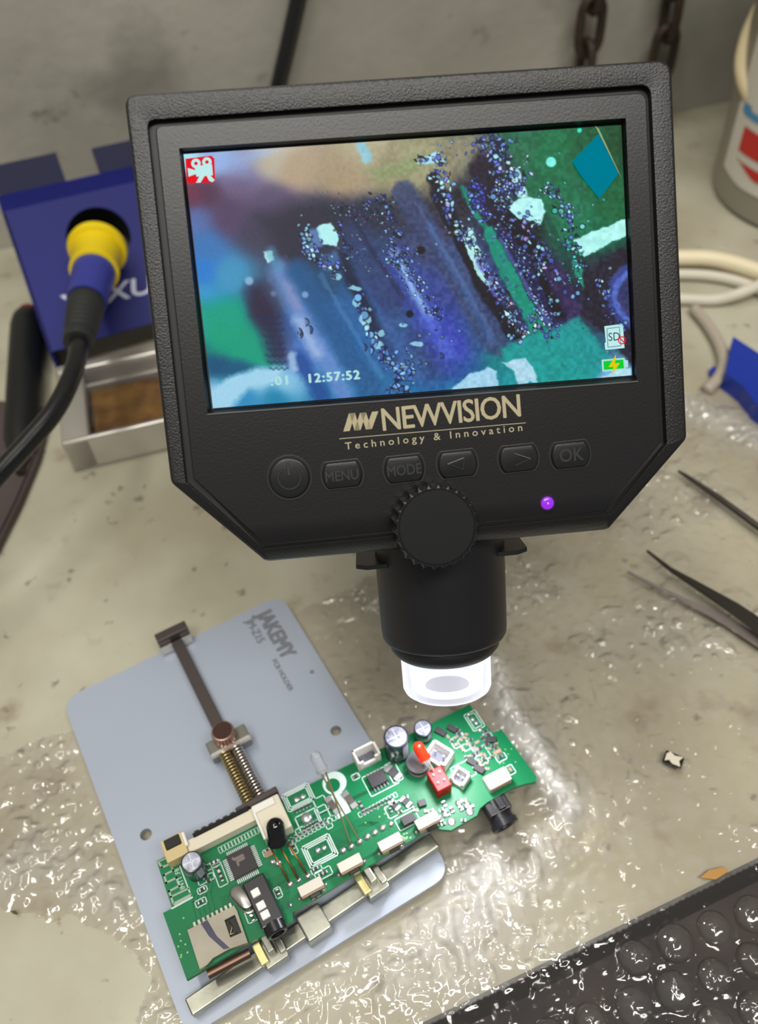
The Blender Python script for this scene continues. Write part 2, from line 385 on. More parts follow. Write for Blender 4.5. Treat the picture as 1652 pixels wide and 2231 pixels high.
# whole bubbles that can be told apart over the dark edge
bubp = []
Cc = rng
for rr in range(-12, 30):
    for cc in range(-12, 30):
        xr = cc*PIT+(rr % 2)*.5*PIT; yr = rr*PIT*.866; x = xr*math.cos(ca)-yr*math.sin(ca); y = xr*math.sin(ca)+yr*math.cos(ca)
        do = (x-e1[0])*en[0]+(y-e1[1])*en[1]
        if not (6.5 < do < 66): continue
        px, py = project((x, y, -1))
        if -900 < px < 2100 and py < 2900 and inpoly(np.array([x]), np.array([y]), SHEET)[0]: bubp.append((x, y, -max(0, do-5)**1.2*.02+.5, do))
def bubble_mesh(seed):
    r = np.random.default_rng(seed); bm = bmesh.new(); bmesh.ops.create_uvsphere(bm, u_segments=22, v_segments=12, radius=5.4)
    bmesh.ops.delete(bm, geom=[v for v in bm.verts if v.co.z < -.05], context='VERTS')
    for v in bm.verts:
        k = v.co.z/5.4; v.co.z *= .78; n = math.sin(v.co.x*2.1+seed)*math.cos(v.co.y*2.6-seed)+.7*math.sin(v.co.x*3.9-v.co.y*3.1+seed*2)
        v.co.z -= .32*abs(n)*k; v.co.x *= 1+.03*n; v.co.y *= 1-.03*n
    me = bpy.data.meshes.new('bubble')
    for v in bm.verts: v.co *= S
    bm.to_mesh(me); bm.free(); me.materials.append(M_bub); me.polygons.foreach_set('use_smooth', [True]*len(me.polygons)); return me
bms = [bubble_mesh(s) for s in range(5)]
bubp.sort(key=lambda b: math.hypot(b[0]-70, b[1]-60))
for i, (x, y, z, do) in enumerate(bubp[:290]):
    o = bpy.data.objects.new('bubble', bms[i % 5]); COL.objects.link(o); o.parent = wrap
    o.location = Vector((x-60, y-120, z))*S; s_ = .86+.16*Cc.random(); o.scale = (s_, s_*(.9+.12*Cc.random()), s_*(.75+.35*Cc.random())); o.rotation_euler = (Cc.normal()*.12, Cc.normal()*.12, Cc.random()*6.28)

# ================================================================== PCB holder
hold = thing('circuit_board_holder', 'grey-blue metal plate holder with steel rail, clips and spring jaw under the circuit board', 'holder', PL(pw/2, pl/2, 0))
def PLuv(px, py, z):
    q = W(px, py, z)-pTL; return float(np.dot(q, pu)), float(np.dot(q, pv))
def circ(c, r, n, ax, ay): return [np.array(c)+r*math.cos(2*math.pi*k/n)*ax+r*math.sin(2*math.pi*k/n)*ay for k in range(n)]
out2 = rounded([(0, 0), (pw, 0), (pw, pl), (0, pl)], 6, 8)
h1, h2 = PLuv(732, 1592, PZ), PLuv(318, 1818, PZ)
MB().slab([PL(*p) for p in out2], [circ(PL(*h1), 1.75, 24, pu, pv), circ(PL(*h2), 1.75, 24, pu, pv)], np.array([0, 0, -1.7])).build('base_plate', M_plate, hold)
RP = np.column_stack([pu, -pv, Z3])          # x along the plate's top edge, y towards its top
# printing on the plate (name of the maker and type line)
to = W(570, 1322, PZ); tv = pv; tn = pu
M_ptext = mat('grey_print', (112, 116, 124), .6)
a0 = PLuv(563, 1342, PZ); a1 = PLuv(655, 1492, PZ)
textmesh('JAKEMY', 7.6, PL(a0[0]-.3, a0[1]-.5)+[0, 0, .05], pv, pu, 'plate_lettering', M_ptext, hold, sx=.80, bold=.42)
c0 = PLuv(680, 1464, PZ)
MB().lathe(PL(*c0)+[0, 0, .02], Z3, [(.75, 0), (.75, .04)], 16).build('plate_lettering', M_ptext, hold)
b0 = PLuv(540, 1352, PZ)
textmesh('JM-Z15', 3.9, PL(b0[0]-.8, b0[1])+[0, 0, .05], pv, pu, 'plate_lettering', M_ptext, hold, sx=.92, bold=.16)
b1 = PLuv(597, 1437, PZ)
textmesh('PCB HOLDER', 2.3, PL(b1[0]-.8, b1[1])+[0, 0, .05], pv, pu, 'plate_lettering', M_ptext, hold, sx=1.0, bold=.12)

# rail : box bar along the front edge
RZ = 9.5
rA, rB = W(418, 2213, RZ), W(957, 1843, RZ)              # front top edge
rC = W(398, 2179, RZ); ru = unit(rB-rA); rn = np.array([-ru[1], ru[0], 0])
rwid = float(np.dot(rC-rA, rn)); rlen = float(np.linalg.norm(rB-rA)); RR = np.column_stack([ru, rn, Z3])
def RL(u, v, z): return np.array([*(rA+ru*u+rn*v)[:2], z])
MB().box(RL(rlen/2, rwid/2, (RZ+PZ)/2+.6), (rlen, rwid, RZ-PZ-1.2), RR, .35, 2).build('rail', M_steel, hold, label='long zinc plated steel rail')
for u in (5, rlen-6):
    MB().box(RL(u, rwid/2, PZ+.55), (5, rwid*.8, 1.2), RR, .1).build('rail_foot', M_steel, hold)
def RU(px, py, z): q = W(px, py, z)-rA; return float(np.dot(q, ru)), float(np.dot(q, rn))
# sliding clips : two, each with a grey block and two upright jaws, one yellowish
M_bjaw = mat('yellow_zinc_jaw', (196, 184, 128), .35, metal=.7, rgb2=(160, 160, 130), nscale=200)
for (px, py) in ((600, 2085), (822, 1937)):
    u, v = RU(px, py, RZ)
    MB().box(RL(u, rwid/2-.3, RZ-1.2), (6.4, rwid+2.6, 5.2), RR, .25, 2).build('clip_block', M_steel, hold)
    MB().box(RL(u-2.9, rwid/2+.2, RZ+1.9), (2.3, rwid+1.2, 2.2), RR, .25, 2).build('clip_jaw', M_bjaw, hold, label='yellowish clip jaw')
    MB().box(RL(u-.2, rwid/2+1.6, RZ+3.0), (1.9, rwid+1.6, 3.6), RR, .25, 2).build('clip_jaw', M_steel, hold)
    MB().box(RL(u+2.4, rwid/2-.2, RZ+1.7), (1.8, rwid+.4, 1.8), RR, .25, 2).build('clip_jaw', M_steel, hold)
u, v = RU(690, 2020, RZ+2.5)
MB().box(RL(u, rwid/2-.5, RZ-1.6), (7.2, rwid+3.0, 6.4), RR, .5, 3).build('rail_bracket', M_steel, hold, label='plain folded steel bracket over the rail')

# slide bar with stop, screw, jaw and spring
BZ = 9.0
s0 = PLuv(390, 1415, BZ); s1 = PLuv(575, 1775, BZ)
def SB(u, v, z): return PL(u, v, z)
su = (s0[0]+s1[0])/2
MB().box(SB(su, (s0[1]+s1[1])/2, BZ-1), (3.8, abs(s1[1]-s0[1])+8, 2.0), RP, .2).build('slide_bar', M_dsteel, hold)
g0 = PLuv(375, 1390, BZ)
MB().box(SB(su-.3, g0[1]-.4, BZ-.4), (11, 3.4, 7.6), RP, .3, 2).build('bar_stop', M_dsteel, hold)
MB().box(SB(su-.3, g0[1]+1.9, BZ-2.1), (11, .7, 4.0), RP, .1).build('bar_stop', M_tray, hold)
g1 = PLuv(493, 1625, BZ); 
MB().box(SB(su+.6, g1[1], BZ+.2), (13, 4.6, 6.4), RP, .3, 2).build('screw_block', mat('grey_block_steel', (122, 120, 112), .4, metal=.6), hold)
MB().box(SB(su+.6, g1[1]+2.7, BZ+2.8), (13, .9, 1.4), RP, .1).build('screw_block', M_tray, hold)
kn = SB(su+.2, g1[1]-.6, BZ+3.4)
scal = lambda r, th: r*(1+.035*math.cos(26*th))
MB().lathe(kn, Z3, [(2.6, 0), (3.3, .4), (3.45, .8), (3.45, 4.6), (3.2, 5.1), (2.95, 5.15)], 78, scallop=scal, cap=False).build('thumb_screw', mat('coppery_knurl', (176, 140, 124), .3, metal=.9), hold, smooth=True)
MB().lathe(kn, Z3, [(2.97, 5.0), (2.97, 5.12), (.01, 5.1)], 40, cap=False).build('screw_face', mat('dark_brown_face', (62, 38, 32), .4, metal=.4), hold)
j = PLuv(565, 1755, BZ)
for k, dx in enumerate((-1.9, 1.9)):
    c0_, c1_ = SB(su+dx, g1[1]+3, BZ+1.8), SB(su+dx, j[1]-1.0, BZ+1.8); Ls = np.linalg.norm(c1_-c0_); nt_ = 17; pts = []
    for i in range(nt_*12+1):
        t = i/(nt_*12); th = 2*math.pi*nt_*t; pts.append(c0_+(c1_-c0_)*t+1.55*(pu*math.cos(th)+Z3*math.sin(th)))
    MB().tube(pts, .32, 5).build('spring', M_chrome if k else mat('brassy_spring', (190, 172, 120), .3, metal=.9), hold, smooth='all')
    MB().cyl(c0_, c1_, .7).build('spring_rod', M_rod, hold, smooth=True)
MB().box(SB(su+.4, j[1]+.3, BZ+1.4), (13, 2.0, 7.4), RP, .25).build('spring_jaw', M_dsteel, hold)
MB().box(SB(su+.4, j[1]+2.6, BZ+1.0), (9, 2.6, 4.4), RP, .25).build('spring_jaw', M_steel, hold)

# ================================================================== circuit board
BZT = 15.0                                   # top of the board
bo = W(341, 1876, BZT); bu = unit(W(1024, 1534, BZT)-bo); bv = np.array([bu[1], -bu[0], 0]); RB = np.column_stack([bu, -bv, Z3])
def BC(px, py): q = W(px, py, BZT)-bo; return np.array([np.dot(q, bu), np.dot(q, bv)])    # board coordinates (mm) of a sight line
def BW(u, v, z=0.): return bo+bu*u+bv*v+np.array([0, 0, z])
board = thing('circuit_board', 'green populated circuit board clamped above the grey-blue holder plate', 'circuit board', BW(50, 12, -1.6))
outl = [(341, 1876), (1024, 1534), (1030, 1545), (1066, 1587), (1073, 1597), (1093, 1589), (1170, 1693), (1168, 1703), (1146, 1707), (1119, 1715), (1062, 1748), (1046, 1761), (1040, 1776), (983, 1809), (956, 1806), (948, 1799), (637, 1988), (639, 2006), (541, 2055), (407, 2135), (355, 1989), (375, 1979)]
MB().slab([W(x, y, BZT) for x, y in outl], [circ(W(984, 1790, BZT), .5, 12, bu, bv)], np.array([0, 0, -1.5])).build('board', M_green, board)
def strip(mb, pts, wdt, z=.02, closed=False):
    P = [BC(*p) if not isinstance(p, np.ndarray) else p for p in pts]; n = len(P)
    for i in range(n if closed else n-1):
        a, b = P[i], P[(i+1) % n]; d = unit(b-a); nn = np.array([-d[1], d[0]])*wdt/2
        a = a-d*wdt/2; b = b+d*wdt/2
        vv = [mb.bm.verts.new(BW(*q, z)) for q in (a+nn, b+nn, b-nn, a-nn)]; mb.bm.faces.new(vv)
def patch(mb, pts, z=.02):
    mb.bm.faces.new([mb.bm.verts.new(BW(*(BC(*p) if not isinstance(p, np.ndarray) else p), z)) for p in pts])
def rect(px, py, l, wd_, rot=0):
    c = BC(px, py); a = math.radians(rot); e = np.array([math.cos(a), math.sin(a)]); f = np.array([-e[1], e[0]])
    return [c+e*sx*l/2+f*sy*wd_/2 for sx, sy in ((-1, -1), (1, -1), (1, 1), (-1, 1))]
rnd = random.Random(3)
# traces
tr = MB()
for k in range(7):
    o_ = np.array([0, .55*k])
    strip(tr, [BC(640, 1890)+o_, BC(700, 1830)+o_, BC(800, 1775)+o_, BC(905, 1728)+o_], .16, .015)
for k in range(6):
    o_ = np.array([0, .5*k])
    strip(tr, [BC(480, 1955)+o_, BC(560, 1930)+o_, BC(640, 1890)+o_, BC(760, 1830)+o_], .16, .015)
for k in range(5):
    o_ = np.array([.6*k, .35*k])
    strip(tr, [BC(782, 1800)+o_, BC(800, 1790)+o_, BC(830, 1808)+o_], .16, .015)
for k in range(5):
    o_ = np.array([1.3*k, 0]); strip(tr, [BC(425, 1945)+o_, BC(420, 1965)+o_, BC(430, 2010)+o_], .22, .015)
for k in range(4):
    o_ = np.array([.55*k, 0]); strip(tr, [BC(606, 1925)+o_, BC(618, 1950)+o_, BC(614, 1985)+o_], .18, .015)
patch(tr, [(640, 1795), (920, 1665), (924, 1672), (644, 1803)], .012)
patch(tr, [(650, 1945), (940, 1790), (943, 1795), (652, 1952)], .012)
tr.build('trace', M_trace, board, recalc=False, kind='stuff')
# silkscreen outlines, antenna
an = MB(); A = lambda x, y: BC(320+x/4.589, 1700+y/4.589)
strip(an, [A(110, 815), A(215, 770)], .35); strip(an, [A(120, 825), A(150, 870), A(235, 835), A(262, 900), A(172, 950), A(195, 1025), A(295, 975), A(325, 1055), A(222, 1110), A(262, 1225)], .55)
strip(an, [A(240, 1165), A(420, 1080)], .5); patch(an, [A(262, 1225), A(445, 1130), A(440, 1170), A(275, 1260)])
an.build('antenna_trace', mat('bare_tin_trace', (150, 164, 150), .5, metal=.4), board, recalc=False)
sk = MB()
def sbox(px, py, l, w_, t=.28, rot=0): strip(sk, rect(px, py, l, w_, rot), t, .03, True)
strip(sk, [A(330, 860), A(430, 1120)], .3); strip(sk, [A(255, 1280), A(452, 1172)], .45)
for s_ in (0, 1.0, 2.0): sbox(697, 1854, 8.3-s_*1.1, 6.6-s_*1.1, .34)
for s_ in (0, 1.0, 2.0): sbox(650, 1737, 8.3-s_*1.1, 5.6-s_*1.0, .3)
sbox(672, 1786, 6.4, 4.6); sbox(700, 1752, 3.4, 4.4); sbox(703, 1772, 3.4, 4.4)
for i in range(13):                      # fine array of resistor outlines above the wide trace
    c = BC(632, 1836)+np.array([1.25*i, -.05*i]); strip(sk, [c+[-.5, -.8], c+[.5, -.8], c+[.5, .8], c+[-.5, .8]], .16, .03, True)
for i in range(11):
    c = BC(785, 1775)+np.array([1.15*i, -.04*i]); strip(sk, [c+[-.45, -.7], c+[.45, -.7], c+[.45, .7], c+[-.45, .7]], .16, .03, True)
for i in range(15):
    c = BC(480, 1852)+np.array([1.0*i, -.02*i]); strip(sk, [c+[-.4, -.9], c+[.4, -.9], c+[.4, .9], c+[-.4, .9]], .14, .03, True)
for (x, y, l, w_) in ((463, 1885, 4.2, 1.6), (479, 1905, 2.6, 6.6), (449, 1915, 4.4, 1.8), (441, 1939, 2.6, 1.6), (438, 1966, 3, 1.8), (548, 1995, 2.8, 3.2), (606, 1945, 1.8, 2.8), (583, 1857, 2.4, 1.9),
                      (690, 1895, 3.0, 1.6), (705, 1903, 4.6, 2.4), (829, 1700, 9.0, 6.4), (858, 1682, 3.2, 6.2), (867, 1760, 7.0, 3.6), (888, 1787, 6.4, 3.6), (640, 1850, 1.8, 2.8),
                      (1034, 1570, 3.9, 6.0), (1055, 1640, 2.6, 4.2), (1092, 1650, 3.0, 2.2), (1113, 1677, 2.0, 2.8), (1050, 1655, 3.0, 3.0), (1010, 1680, 6, 5), (1000, 1615, 4.4, 3.2), (1012, 1622, 2.4, 4), (1062, 1603, 2.6, 1.8), (655, 1812, 2.6, 2.2), (718, 1800, 1.8, 1.3), (775, 1692, 2.2, 1.7)):
    sbox(x, y, l, w_, .24)
sbox(1034, 1570, 2.6, 4.6, .22)
# key-shaped white print under the clear lamp
pc = BC(729, 1706)
ringp = [pc+3.5*np.array([math.cos(t), math.sin(t)]) for t in np.linspace(0, 2*math.pi, 29)[:-1]]
sk.slab([BW(*p, .02) for p in ringp], [[BW(*(pc+np.array([-.7, .4])+2.1*np.array([math.cos(t), math.sin(t)])), .02) for t in np.linspace(0, 2*math.pi, 21)[:-1]]], np.array([0, 0, .012]))
patch(sk, [(716, 1737), (744, 1722), (765, 1768), (738, 1784)], .034)
M_plainsilk = sk.build('silkscreen', M_silk, board, recalc=False)
textmesh('INT1 .F8', 1.9, BW(*A(385, 1080), .05), -bv*1.0+bu*.02, -bu, 'silkscreen_text', M_silk, board, sx=.9)
# vias
vi = MB()
for _ in range(46):
    px, py = rnd.choice([(rnd.uniform(365, 410), rnd.uniform(2000, 2110)), (rnd.uniform(770, 850), rnd.uniform(1755, 1800)), (rnd.uniform(1080, 1150), rnd.uniform(1610, 1695)), (rnd.uniform(870, 900), rnd.uniform(1815, 1830))])
    c = BC(px, py)
    if not inpoly(np.array([px]), np.array([py]), outl)[0]: continue
    vi.lathe(BW(*c, .015), Z3, [(.26, 0), (.26, .03)], 8)
vi.build('via', mat('via_gold', (120, 170, 110), .4, metal=.4), board, kind='stuff')

# --- generic small parts
def chip_part(name, px, py, l, w_, h, m, rot=0, z=0, bev=.08, label=None):
    a = math.radians(rot); R2 = RB @ np.array([[math.cos(a), math.sin(a), 0], [-math.sin(a), math.cos(a), 0], [0, 0, 1]])
    c = BC(px, py); return MB().box(BW(*c, z+h/2), (l, w_, h), R2, bev).build(name, m, board, **({'label': label} if label else {}))
def smd(px, py, l=1.6, w_=.8, rot=0, body=None, name='surface_mount_resistor'):
    o = chip_part(name, px, py, l*.56, w_, .45, body or M_chip, rot)
    a = math.radians(rot); e = np.array([math.cos(a), math.sin(a)]); c = BC(px, py)
    mb = MB(); R2 = RB @ np.array([[math.cos(a), math.sin(a), 0], [-math.sin(a), math.cos(a), 0], [0, 0, 1]])
    for s_ in (-1, 1): mb.box(BW(*(c+e*s_*l*.4), .24), (l*.3, w_*1.08, .48), R2, .08)
    mb.build('end_cap', M_solder, o)
    return o
TOPR = MB
for (x, y, r) in [(463, 1881, 0), (470, 1878, 0), (475, 1893, 90), (480, 1905, 90), (484, 1915, 90), (449, 1912, 0), (455, 1920, 0), (434, 1913, 90), (441, 1939, 0), (438, 1966, 0), (545, 1990, 90), (551, 2001, 90), (606, 1944, 90), (583, 1853, 0), (688, 1893, 0), (700, 1905, 0), (708, 1902, 0),
                  (640, 1845, 90), (629, 1838, 90), (775, 1692, 0), (785, 1752, 90), (791, 1762, 90)]:
    smd(x, y, 1.5, .8, r)
for i in range(9): smd(636+i*9.2, 1829-i*5.0, 1.2, .6, 90)
for i in range(5): smd(646+i*7.2, 1768-i*3.4, 1.2, .6, 90); smd(665+i*6.6, 1806-i*3.6, 1.3, .65, 90)
for i in range(9): smd(791+i*7.6, 1771-i*3.6, 1.2, .6, 90)
for (x, y, r) in [(858, 1750, 0), (884, 1737, 20), (1000, 1600, 20), (1012, 1608, 60), (1020, 1622, 0), (1008, 1632, 90), (996, 1622, 0), (1040, 1618, 0), (1052, 1610, 90), (1046, 1630, 0), (1060, 1622, 0), (1036, 1632, 90), (1048, 1645, 0), (1054, 1655, 0), (1044, 1660, 90), (1032, 1645, 0), (1081, 1632, 0), (1090, 1650, 0), (1112, 1677, 90), (1063, 1601, 0), (1058, 1594, 0), (998, 1590, 60), (960, 1785, 90), (975, 1772, 90), (1012, 1760, 0), (950, 1800, 0), (968, 1752, 90), (985, 1765, 90), (1010, 1745, 20)]:
    smd(x, y, 1.6, .95, r, name='surface_mount_capacitor', body=M_cer if rnd.random() < .4 else M_chip)
for (x, y) in [(1004, 1612), (1016, 1601), (1026, 1612), (1030, 1626), (1040, 1640), (1024, 1648), (1056, 1646), (1066, 1632), (1074, 1626), (1082, 1620), (1060, 1664), (1072, 1650), (1078, 1642), (1016, 1652), (992, 1608), (984, 1616), (1050, 1668), (1062, 1676), (976, 1606),
               (944, 1768), (962, 1766), (1004, 1762), (1028, 1758), (966, 1796), (1010, 1788), (930, 1768), (906, 1766), (898, 1756), (872, 1770), (852, 1766)]:
    smd(x, y, 1.3, .8, rnd.choice((0, 90, 30)), name='surface_mount_capacitor', body=rnd.choice((M_chip, M_chip, M_cer)))
for k in range(10): chip_part('solder_pad', 1008+k*3.3, 1600+k*5.0, .5, 1.4, .12, M_silk)
for (x, y, l, w_, r) in [(860, 1755, 3.2, 1.8, 70), (884, 1748, 3.2, 1.9, 70), (725, 1755, 1.9, 5.6, 12), (762, 1743, 2.1, 5.2, 12)]:
    smd(x, y, l if l > 2.5 else 5.4, w_ if l > 2.5 else 1.9, 80 if l < 2.5 else r, body=M_chip if l > 2.5 else mat('grey_shiny_block', (120, 112, 108), .25, metal=.6), name='diode')
# SOP-8 amplifier with leads
c = BC(823, 1700); so = chip_part('amplifier_chip', 823, 1700, 5.2, 3.9, 1.5, M_chip)
ld = MB()
for s_ in (-1, 1):
    for k in range(5): ld.box(BW(*(c+[-2.1+1.05*k, s_*2.5]), .3), (.42, 1.2, .5), RB, .1)
ld.build('lead', M_solder, so)
chip_part('small_transistor', 985, 1590, 3, 1.7, 1.2, M_chip, 60); chip_part('small_transistor', 1028, 1662, 3, 1.8, 1.2, M_chip, 60); chip_part('small_transistor', 1044, 1678, 3.2, 1.8, 1.2, M_chip, 60)
chip_part('small_transistor', 1070, 1614, 3.0, 1.8, 1.2, M_chip, 25); chip_part('small_transistor', 960, 1597, 3.4, 1.8, 1.2, M_chip, 60); chip_part('small_transistor', 1086, 1639, 1.8, 1.2, .9, M_cer)
chip_part('small_transistor', 920, 1752, 2.2, 1.8, 1.0, M_chip, 10); chip_part('small_transistor', 587, 1862, 2.4, 1.6, 1.0, M_cer)
d0 = smd(857, 1684, 5.0, 2.6, 70, name='diode', body=M_chip); d1 = chip_part('power_diode', 890, 1790, 3.8, 2.4, 2.0, M_chip, 0)
# main processor : square chip with leads on four sides
mc = BC(529, 1881); rq = 7
def rotR(deg):
    a = math.radians(deg); return RB @ np.array([[math.cos(a), math.sin(a), 0], [-math.sin(a), math.cos(a), 0], [0, 0, 1]])
pr = MB().box(BW(*mc, .8), (6.9, 6.9, 1.2), RB, .12).build('processor_chip', M_chip, board)
ld = MB()
for side in range(4):
    for k in range(12):
        t = -2.9+.527*k; dx, dy = ((t, 4.05), (t, -4.05), (4.05, t), (-4.05, t))[side]
        ld.box(BW(*(mc+[dx, dy]), .22), ((.26, 1.3, .3) if side < 2 else (1.3, .26, .3)), RB)
ld.build('lead', M_solder, pr)
textmesh('JL', 3.4, BW(*(mc+[-1.3, -1.9]), 1.42), bv, bu, 'chip_marking', mat('laser_mark', (118, 108, 104), .6), pr, sx=1.0, bold=.22)
# nested solder domes in the printed squares
def blob(px, py, r, h, name='solder_joint', m=None, nn=12):
    return MB().lathe(BW(*BC(px, py), 0), Z3, [(r, 0), (r*.9, h*.45), (r*.6, h*.85), (r*.2, h), (.001, h)], nn, cap=False).build(name, m or M_solder, board, smooth='all')
for x, y, r, h in [(748, 1853, 1.0, .8), (766, 1845, 1.0, 1.), (784, 1834, 1.0, 1.), (801, 1823, 1.0, .8), (817, 1814, 1.0, .8), (834, 1804, 1.0, .8), (852, 1795, .9, .7), (692, 1853, .9, .6), (706, 1847, .8, .4), (646, 1742, 1.0, .5), (660, 1735, .9, .4), (668, 1782, 1.7, .7),
                   (632, 1927, 1.0, .9), (651, 1918, .8, .7), (671, 1909, 1.0, .9), (1038, 1575, .8, .5), (1046, 1590, .8, .5), (1021, 1556, .7, .5), (1030, 1567, .8, .5), (990, 1588, .9, .8), (875, 1843, .8, .9), (705, 1938, .8, .8), (634, 1972, .7, .7),
                   (970, 1775, 1.0, .6), (1000, 1750, 1.1, .6), (1019, 1752, 1.0, .6), (1024, 1768, 1.3, .4), (984, 1790, 1.3, .35), (606, 1881, 1.1, .9), (594, 1878, .9, .8)]:
    blob(x, y, r, h)
# electrolytic capacitors
def ecap(px, py, r, h, name='electrolytic_capacitor', topm=None):
    c = BW(*BC(px, py), .1)
    o = MB().lathe(c, Z3, [(r*.96, 0), (r, .3), (r, 1.1), (r*.94, 1.4), (r*.94, 1.7), (r, 2.0), (r, h-.5), (r*.96, h), (r*.86, h+.05)], 32).build(name, M_cap, board, smooth=True)
    t = MB().lathe(c+[0, 0, h+.03], Z3, [(r*.84, 0), (r*.84, .06), (.001, .06)], 28, cap=False).build('aluminium_top', topm or M_alu, o)
    g = MB()
    for k in range(2):
        a = k*math.pi/2+.4; g.box(c+[0, 0, h+.11], (r*1.5, .22, .05), np.array([[math.cos(a), -math.sin(a), 0], [math.sin(a), math.cos(a), 0], [0, 0, 1]]))
    g.build('vent_groove', mat('groove_pale', (214, 216, 226), .4, metal=.4), o)
    # polarity stripe
    s_ = MB(); n = 6; ring = []
    for zz in (2.2, h-.6):
        ring.append([s_.bm.verts.new(c+np.array([(r+.03)*math.cos(th), (r+.03)*math.sin(th), zz])) for th in np.linspace(-1.1, -.5, n)])
    for k in range(n-1): s_.bm.faces.new((ring[0][k], ring[0][k+1], ring[1][k+1], ring[1][k]))
    s_.build('polarity_stripe', mat('sleeve_stripe', (150, 152, 166), .4), o)
    return o
ecap(866, 1640, 3.7, 10.5); ecap(922, 1606, 2.75, 6.0); ecap(431, 1899, 2.9, 8.0)
# inductor
c = BW(*BC(912, 1672), 0)
ind = MB().lathe(c, Z3, [(3.3, 0), (3.3, .7), (2.6, 1.0), (2.6, 2.8), (3.45, 3.1), (3.5, 3.9), (3.3, 4.05)], 28).build('inductor', mat('inductor_grey', (92, 89, 94), .5), board, smooth=True)
MB().lathe(c, Z3, [(2.95, .95), (3.05, 1.9), (2.95, 2.85)], 24).build('winding', mat('copper_dark', (96, 50, 36), .35, metal=.6), ind, smooth=True)
# indicator lamps
M_redled = mat('red_epoxy', (236, 40, 16), .15, spec=.6, emit=(220, 20, 5), estr=.12)
def lamp(name, base, top, r, m, feet, lm, label=None):
    base, top = np.array(base), np.array(top); ax = unit(top-base); L = np.linalg.norm(top-base)
    o = MB().lathe(base, ax, [(r*1.14, 0), (r*1.14, .9), (r, 1.0), (r, L-r)]+[(r*math.cos(t), L-r+r*math.sin(t)) for t in np.linspace(.2, 1.5, 6)]+[(.001, L)], 24).build(name, m, board, smooth=True, **({'label': label} if label else {}))
    for k, ft in enumerate(feet):
        side = unit(np.cross(ax, [0, 1., 0])); s0_ = base+side*(k-(len(feet)-1)/2)*1.27
        MB().tube(catmull([s0_, s0_-ax*1.6, np.array(ft)+(s0_-np.array(ft))*.3+[0, 0, .2], ft], 5), .25, 6).build('wire_leg', lm, o, smooth='all')
    return o
def above(px, py, h): return W(px, py, BZT+h)          # a point h above the board on a sight line
lamp('indicator_lamp', above(927, 1655, 8.5), above(906, 1617, 11.5), 1.65, M_redled, [BW(*BC(962, 1712), .2), BW(*BC(975, 1705), .2)], mat('tinned_wire', (226, 222, 214), .3, metal=.7), 'red indicator lamp')
M_clr = mat('clear_epoxy', (228, 230, 236), .12, trans=.75, ior=1.35, alpha=.85)
lamp('indicator_lamp', above(703, 1680, 15), above(683, 1638, 19.5), 1.6, M_clr, [BW(*BC(766, 1845), .6), BW(*BC(784, 1834), .6)], mat('tarnished_wire', (168, 156, 118), .35, metal=.8), 'clear indicator lamp')
# infrared receiver : black bullet on three copper legs
rb, rt = above(606, 1838, 5.5), above(597, 1783, 11.0); ax = unit(rt-rb); L = np.linalg.norm(rt-rb)
ir = MB().lathe(rb, ax, [(2.75, 0), (2.85, .3), (2.85, 1.3), (2.5, 1.8), (2.5, L-2.5)]+[(2.5*math.cos(t), L-2.5+2.5*math.sin(t)) for t in np.linspace(.15, 1.5, 7)]+[(.001, L)], 28).build('infrared_receiver', M_black, board, smooth=True)
for k, (x, y) in enumerate(((632, 1927), (651, 1918), (671, 1909))):
    p = rb+bu*(k-1)*2.2-[0, 0, .2]
    MB().tube([p, p+(BW(*BC(x, y), .6)-p)*.5+[0, 0, .3], BW(*BC(x, y), .6)], .26, 6).build('wire_leg', mat('copper_leg', (150, 98, 44), .35, metal=.8), ir, smooth='all')
# red four-way header
hc = BC(957, 1712)
hd = MB().box(BW(*hc, 2.6), (4.6, 6.6, 5.2), RB, .25, 2).build('red_header', M_red, board)
g = MB()
for i in range(2):
    for k in range(2): g.lathe(BW(*(hc+[-1.0+2.0*i, -1.5+2.6*k]), 5.2), Z3, [(.36, 0), (.34, .5), (.2, .75), (.001, .8)], 10, cap=False)
g.build('contact_pin', mat('pin_white', (240, 214, 214), .35), hd, smooth=True)
# open white connectors
def socket(px, py, l, w_, h, m, rot=0, pins=3, t=.7, back=True, label=None, slots=True):
    c = BC(px, py); a = math.radians(rot); R2 = rotR(rot); e = np.array([math.cos(a), math.sin(a)]); f_ = np.array([-math.sin(a), math.cos(a)])
    mb = MB(); mb.box(BW(*c, .6), (l, w_, 1.2), R2, .1)
    for s_ in (-1, 1): mb.box(BW(*(c+e*s_*(l/2-t/2)), h/2+.1), (t, w_, h), R2, .12)
    mb.box(BW(*(c-f_*(w_/2-t/2)), h/2+.1), (l, t, h), R2, .12)
    if slots:
        for s_ in (-1, 1): mb.box(BW(*(c+f_*(w_/2-t/2)+e*s_*l*.36), h*.45), (l*.24, t, h*.9), R2, .12)
        mb.box(BW(*(c+f_*(w_/2-t/2)), h*.28), (l*.6, t, h*.5), R2, .12)
    else: mb.box(BW(*(c+f_*(w_/2-t/2)), h/2+.1), (l, t, h), R2, .12)
    o = mb.build('white_connector', m, board, **({'label': label} if label else {}))
    MB().box(BW(*c, 1.25), (l-2*t-.2, w_-2*t-.2, .15), R2).build('cavity_shade', mat('cavity_shade_grey', (92, 92, 104), .6), o)  # added dark floor: the shade inside the socket put into its colour
    for k in range(pins):
        MB().box(BW(*(c+e*(k-(pins-1)/2)*(l-2*t)/pins), h*.45+.3), (.45, .45, h*.7), R2, .08).build('contact_pin', M_solder, o)
    return o
socket(800, 1655, 7.4, 4.6, 5.2, M_white, 0, 3)
socket(958, 1655, 7.0, 5.2, 5.0, M_white, 62, 2, slots=True)
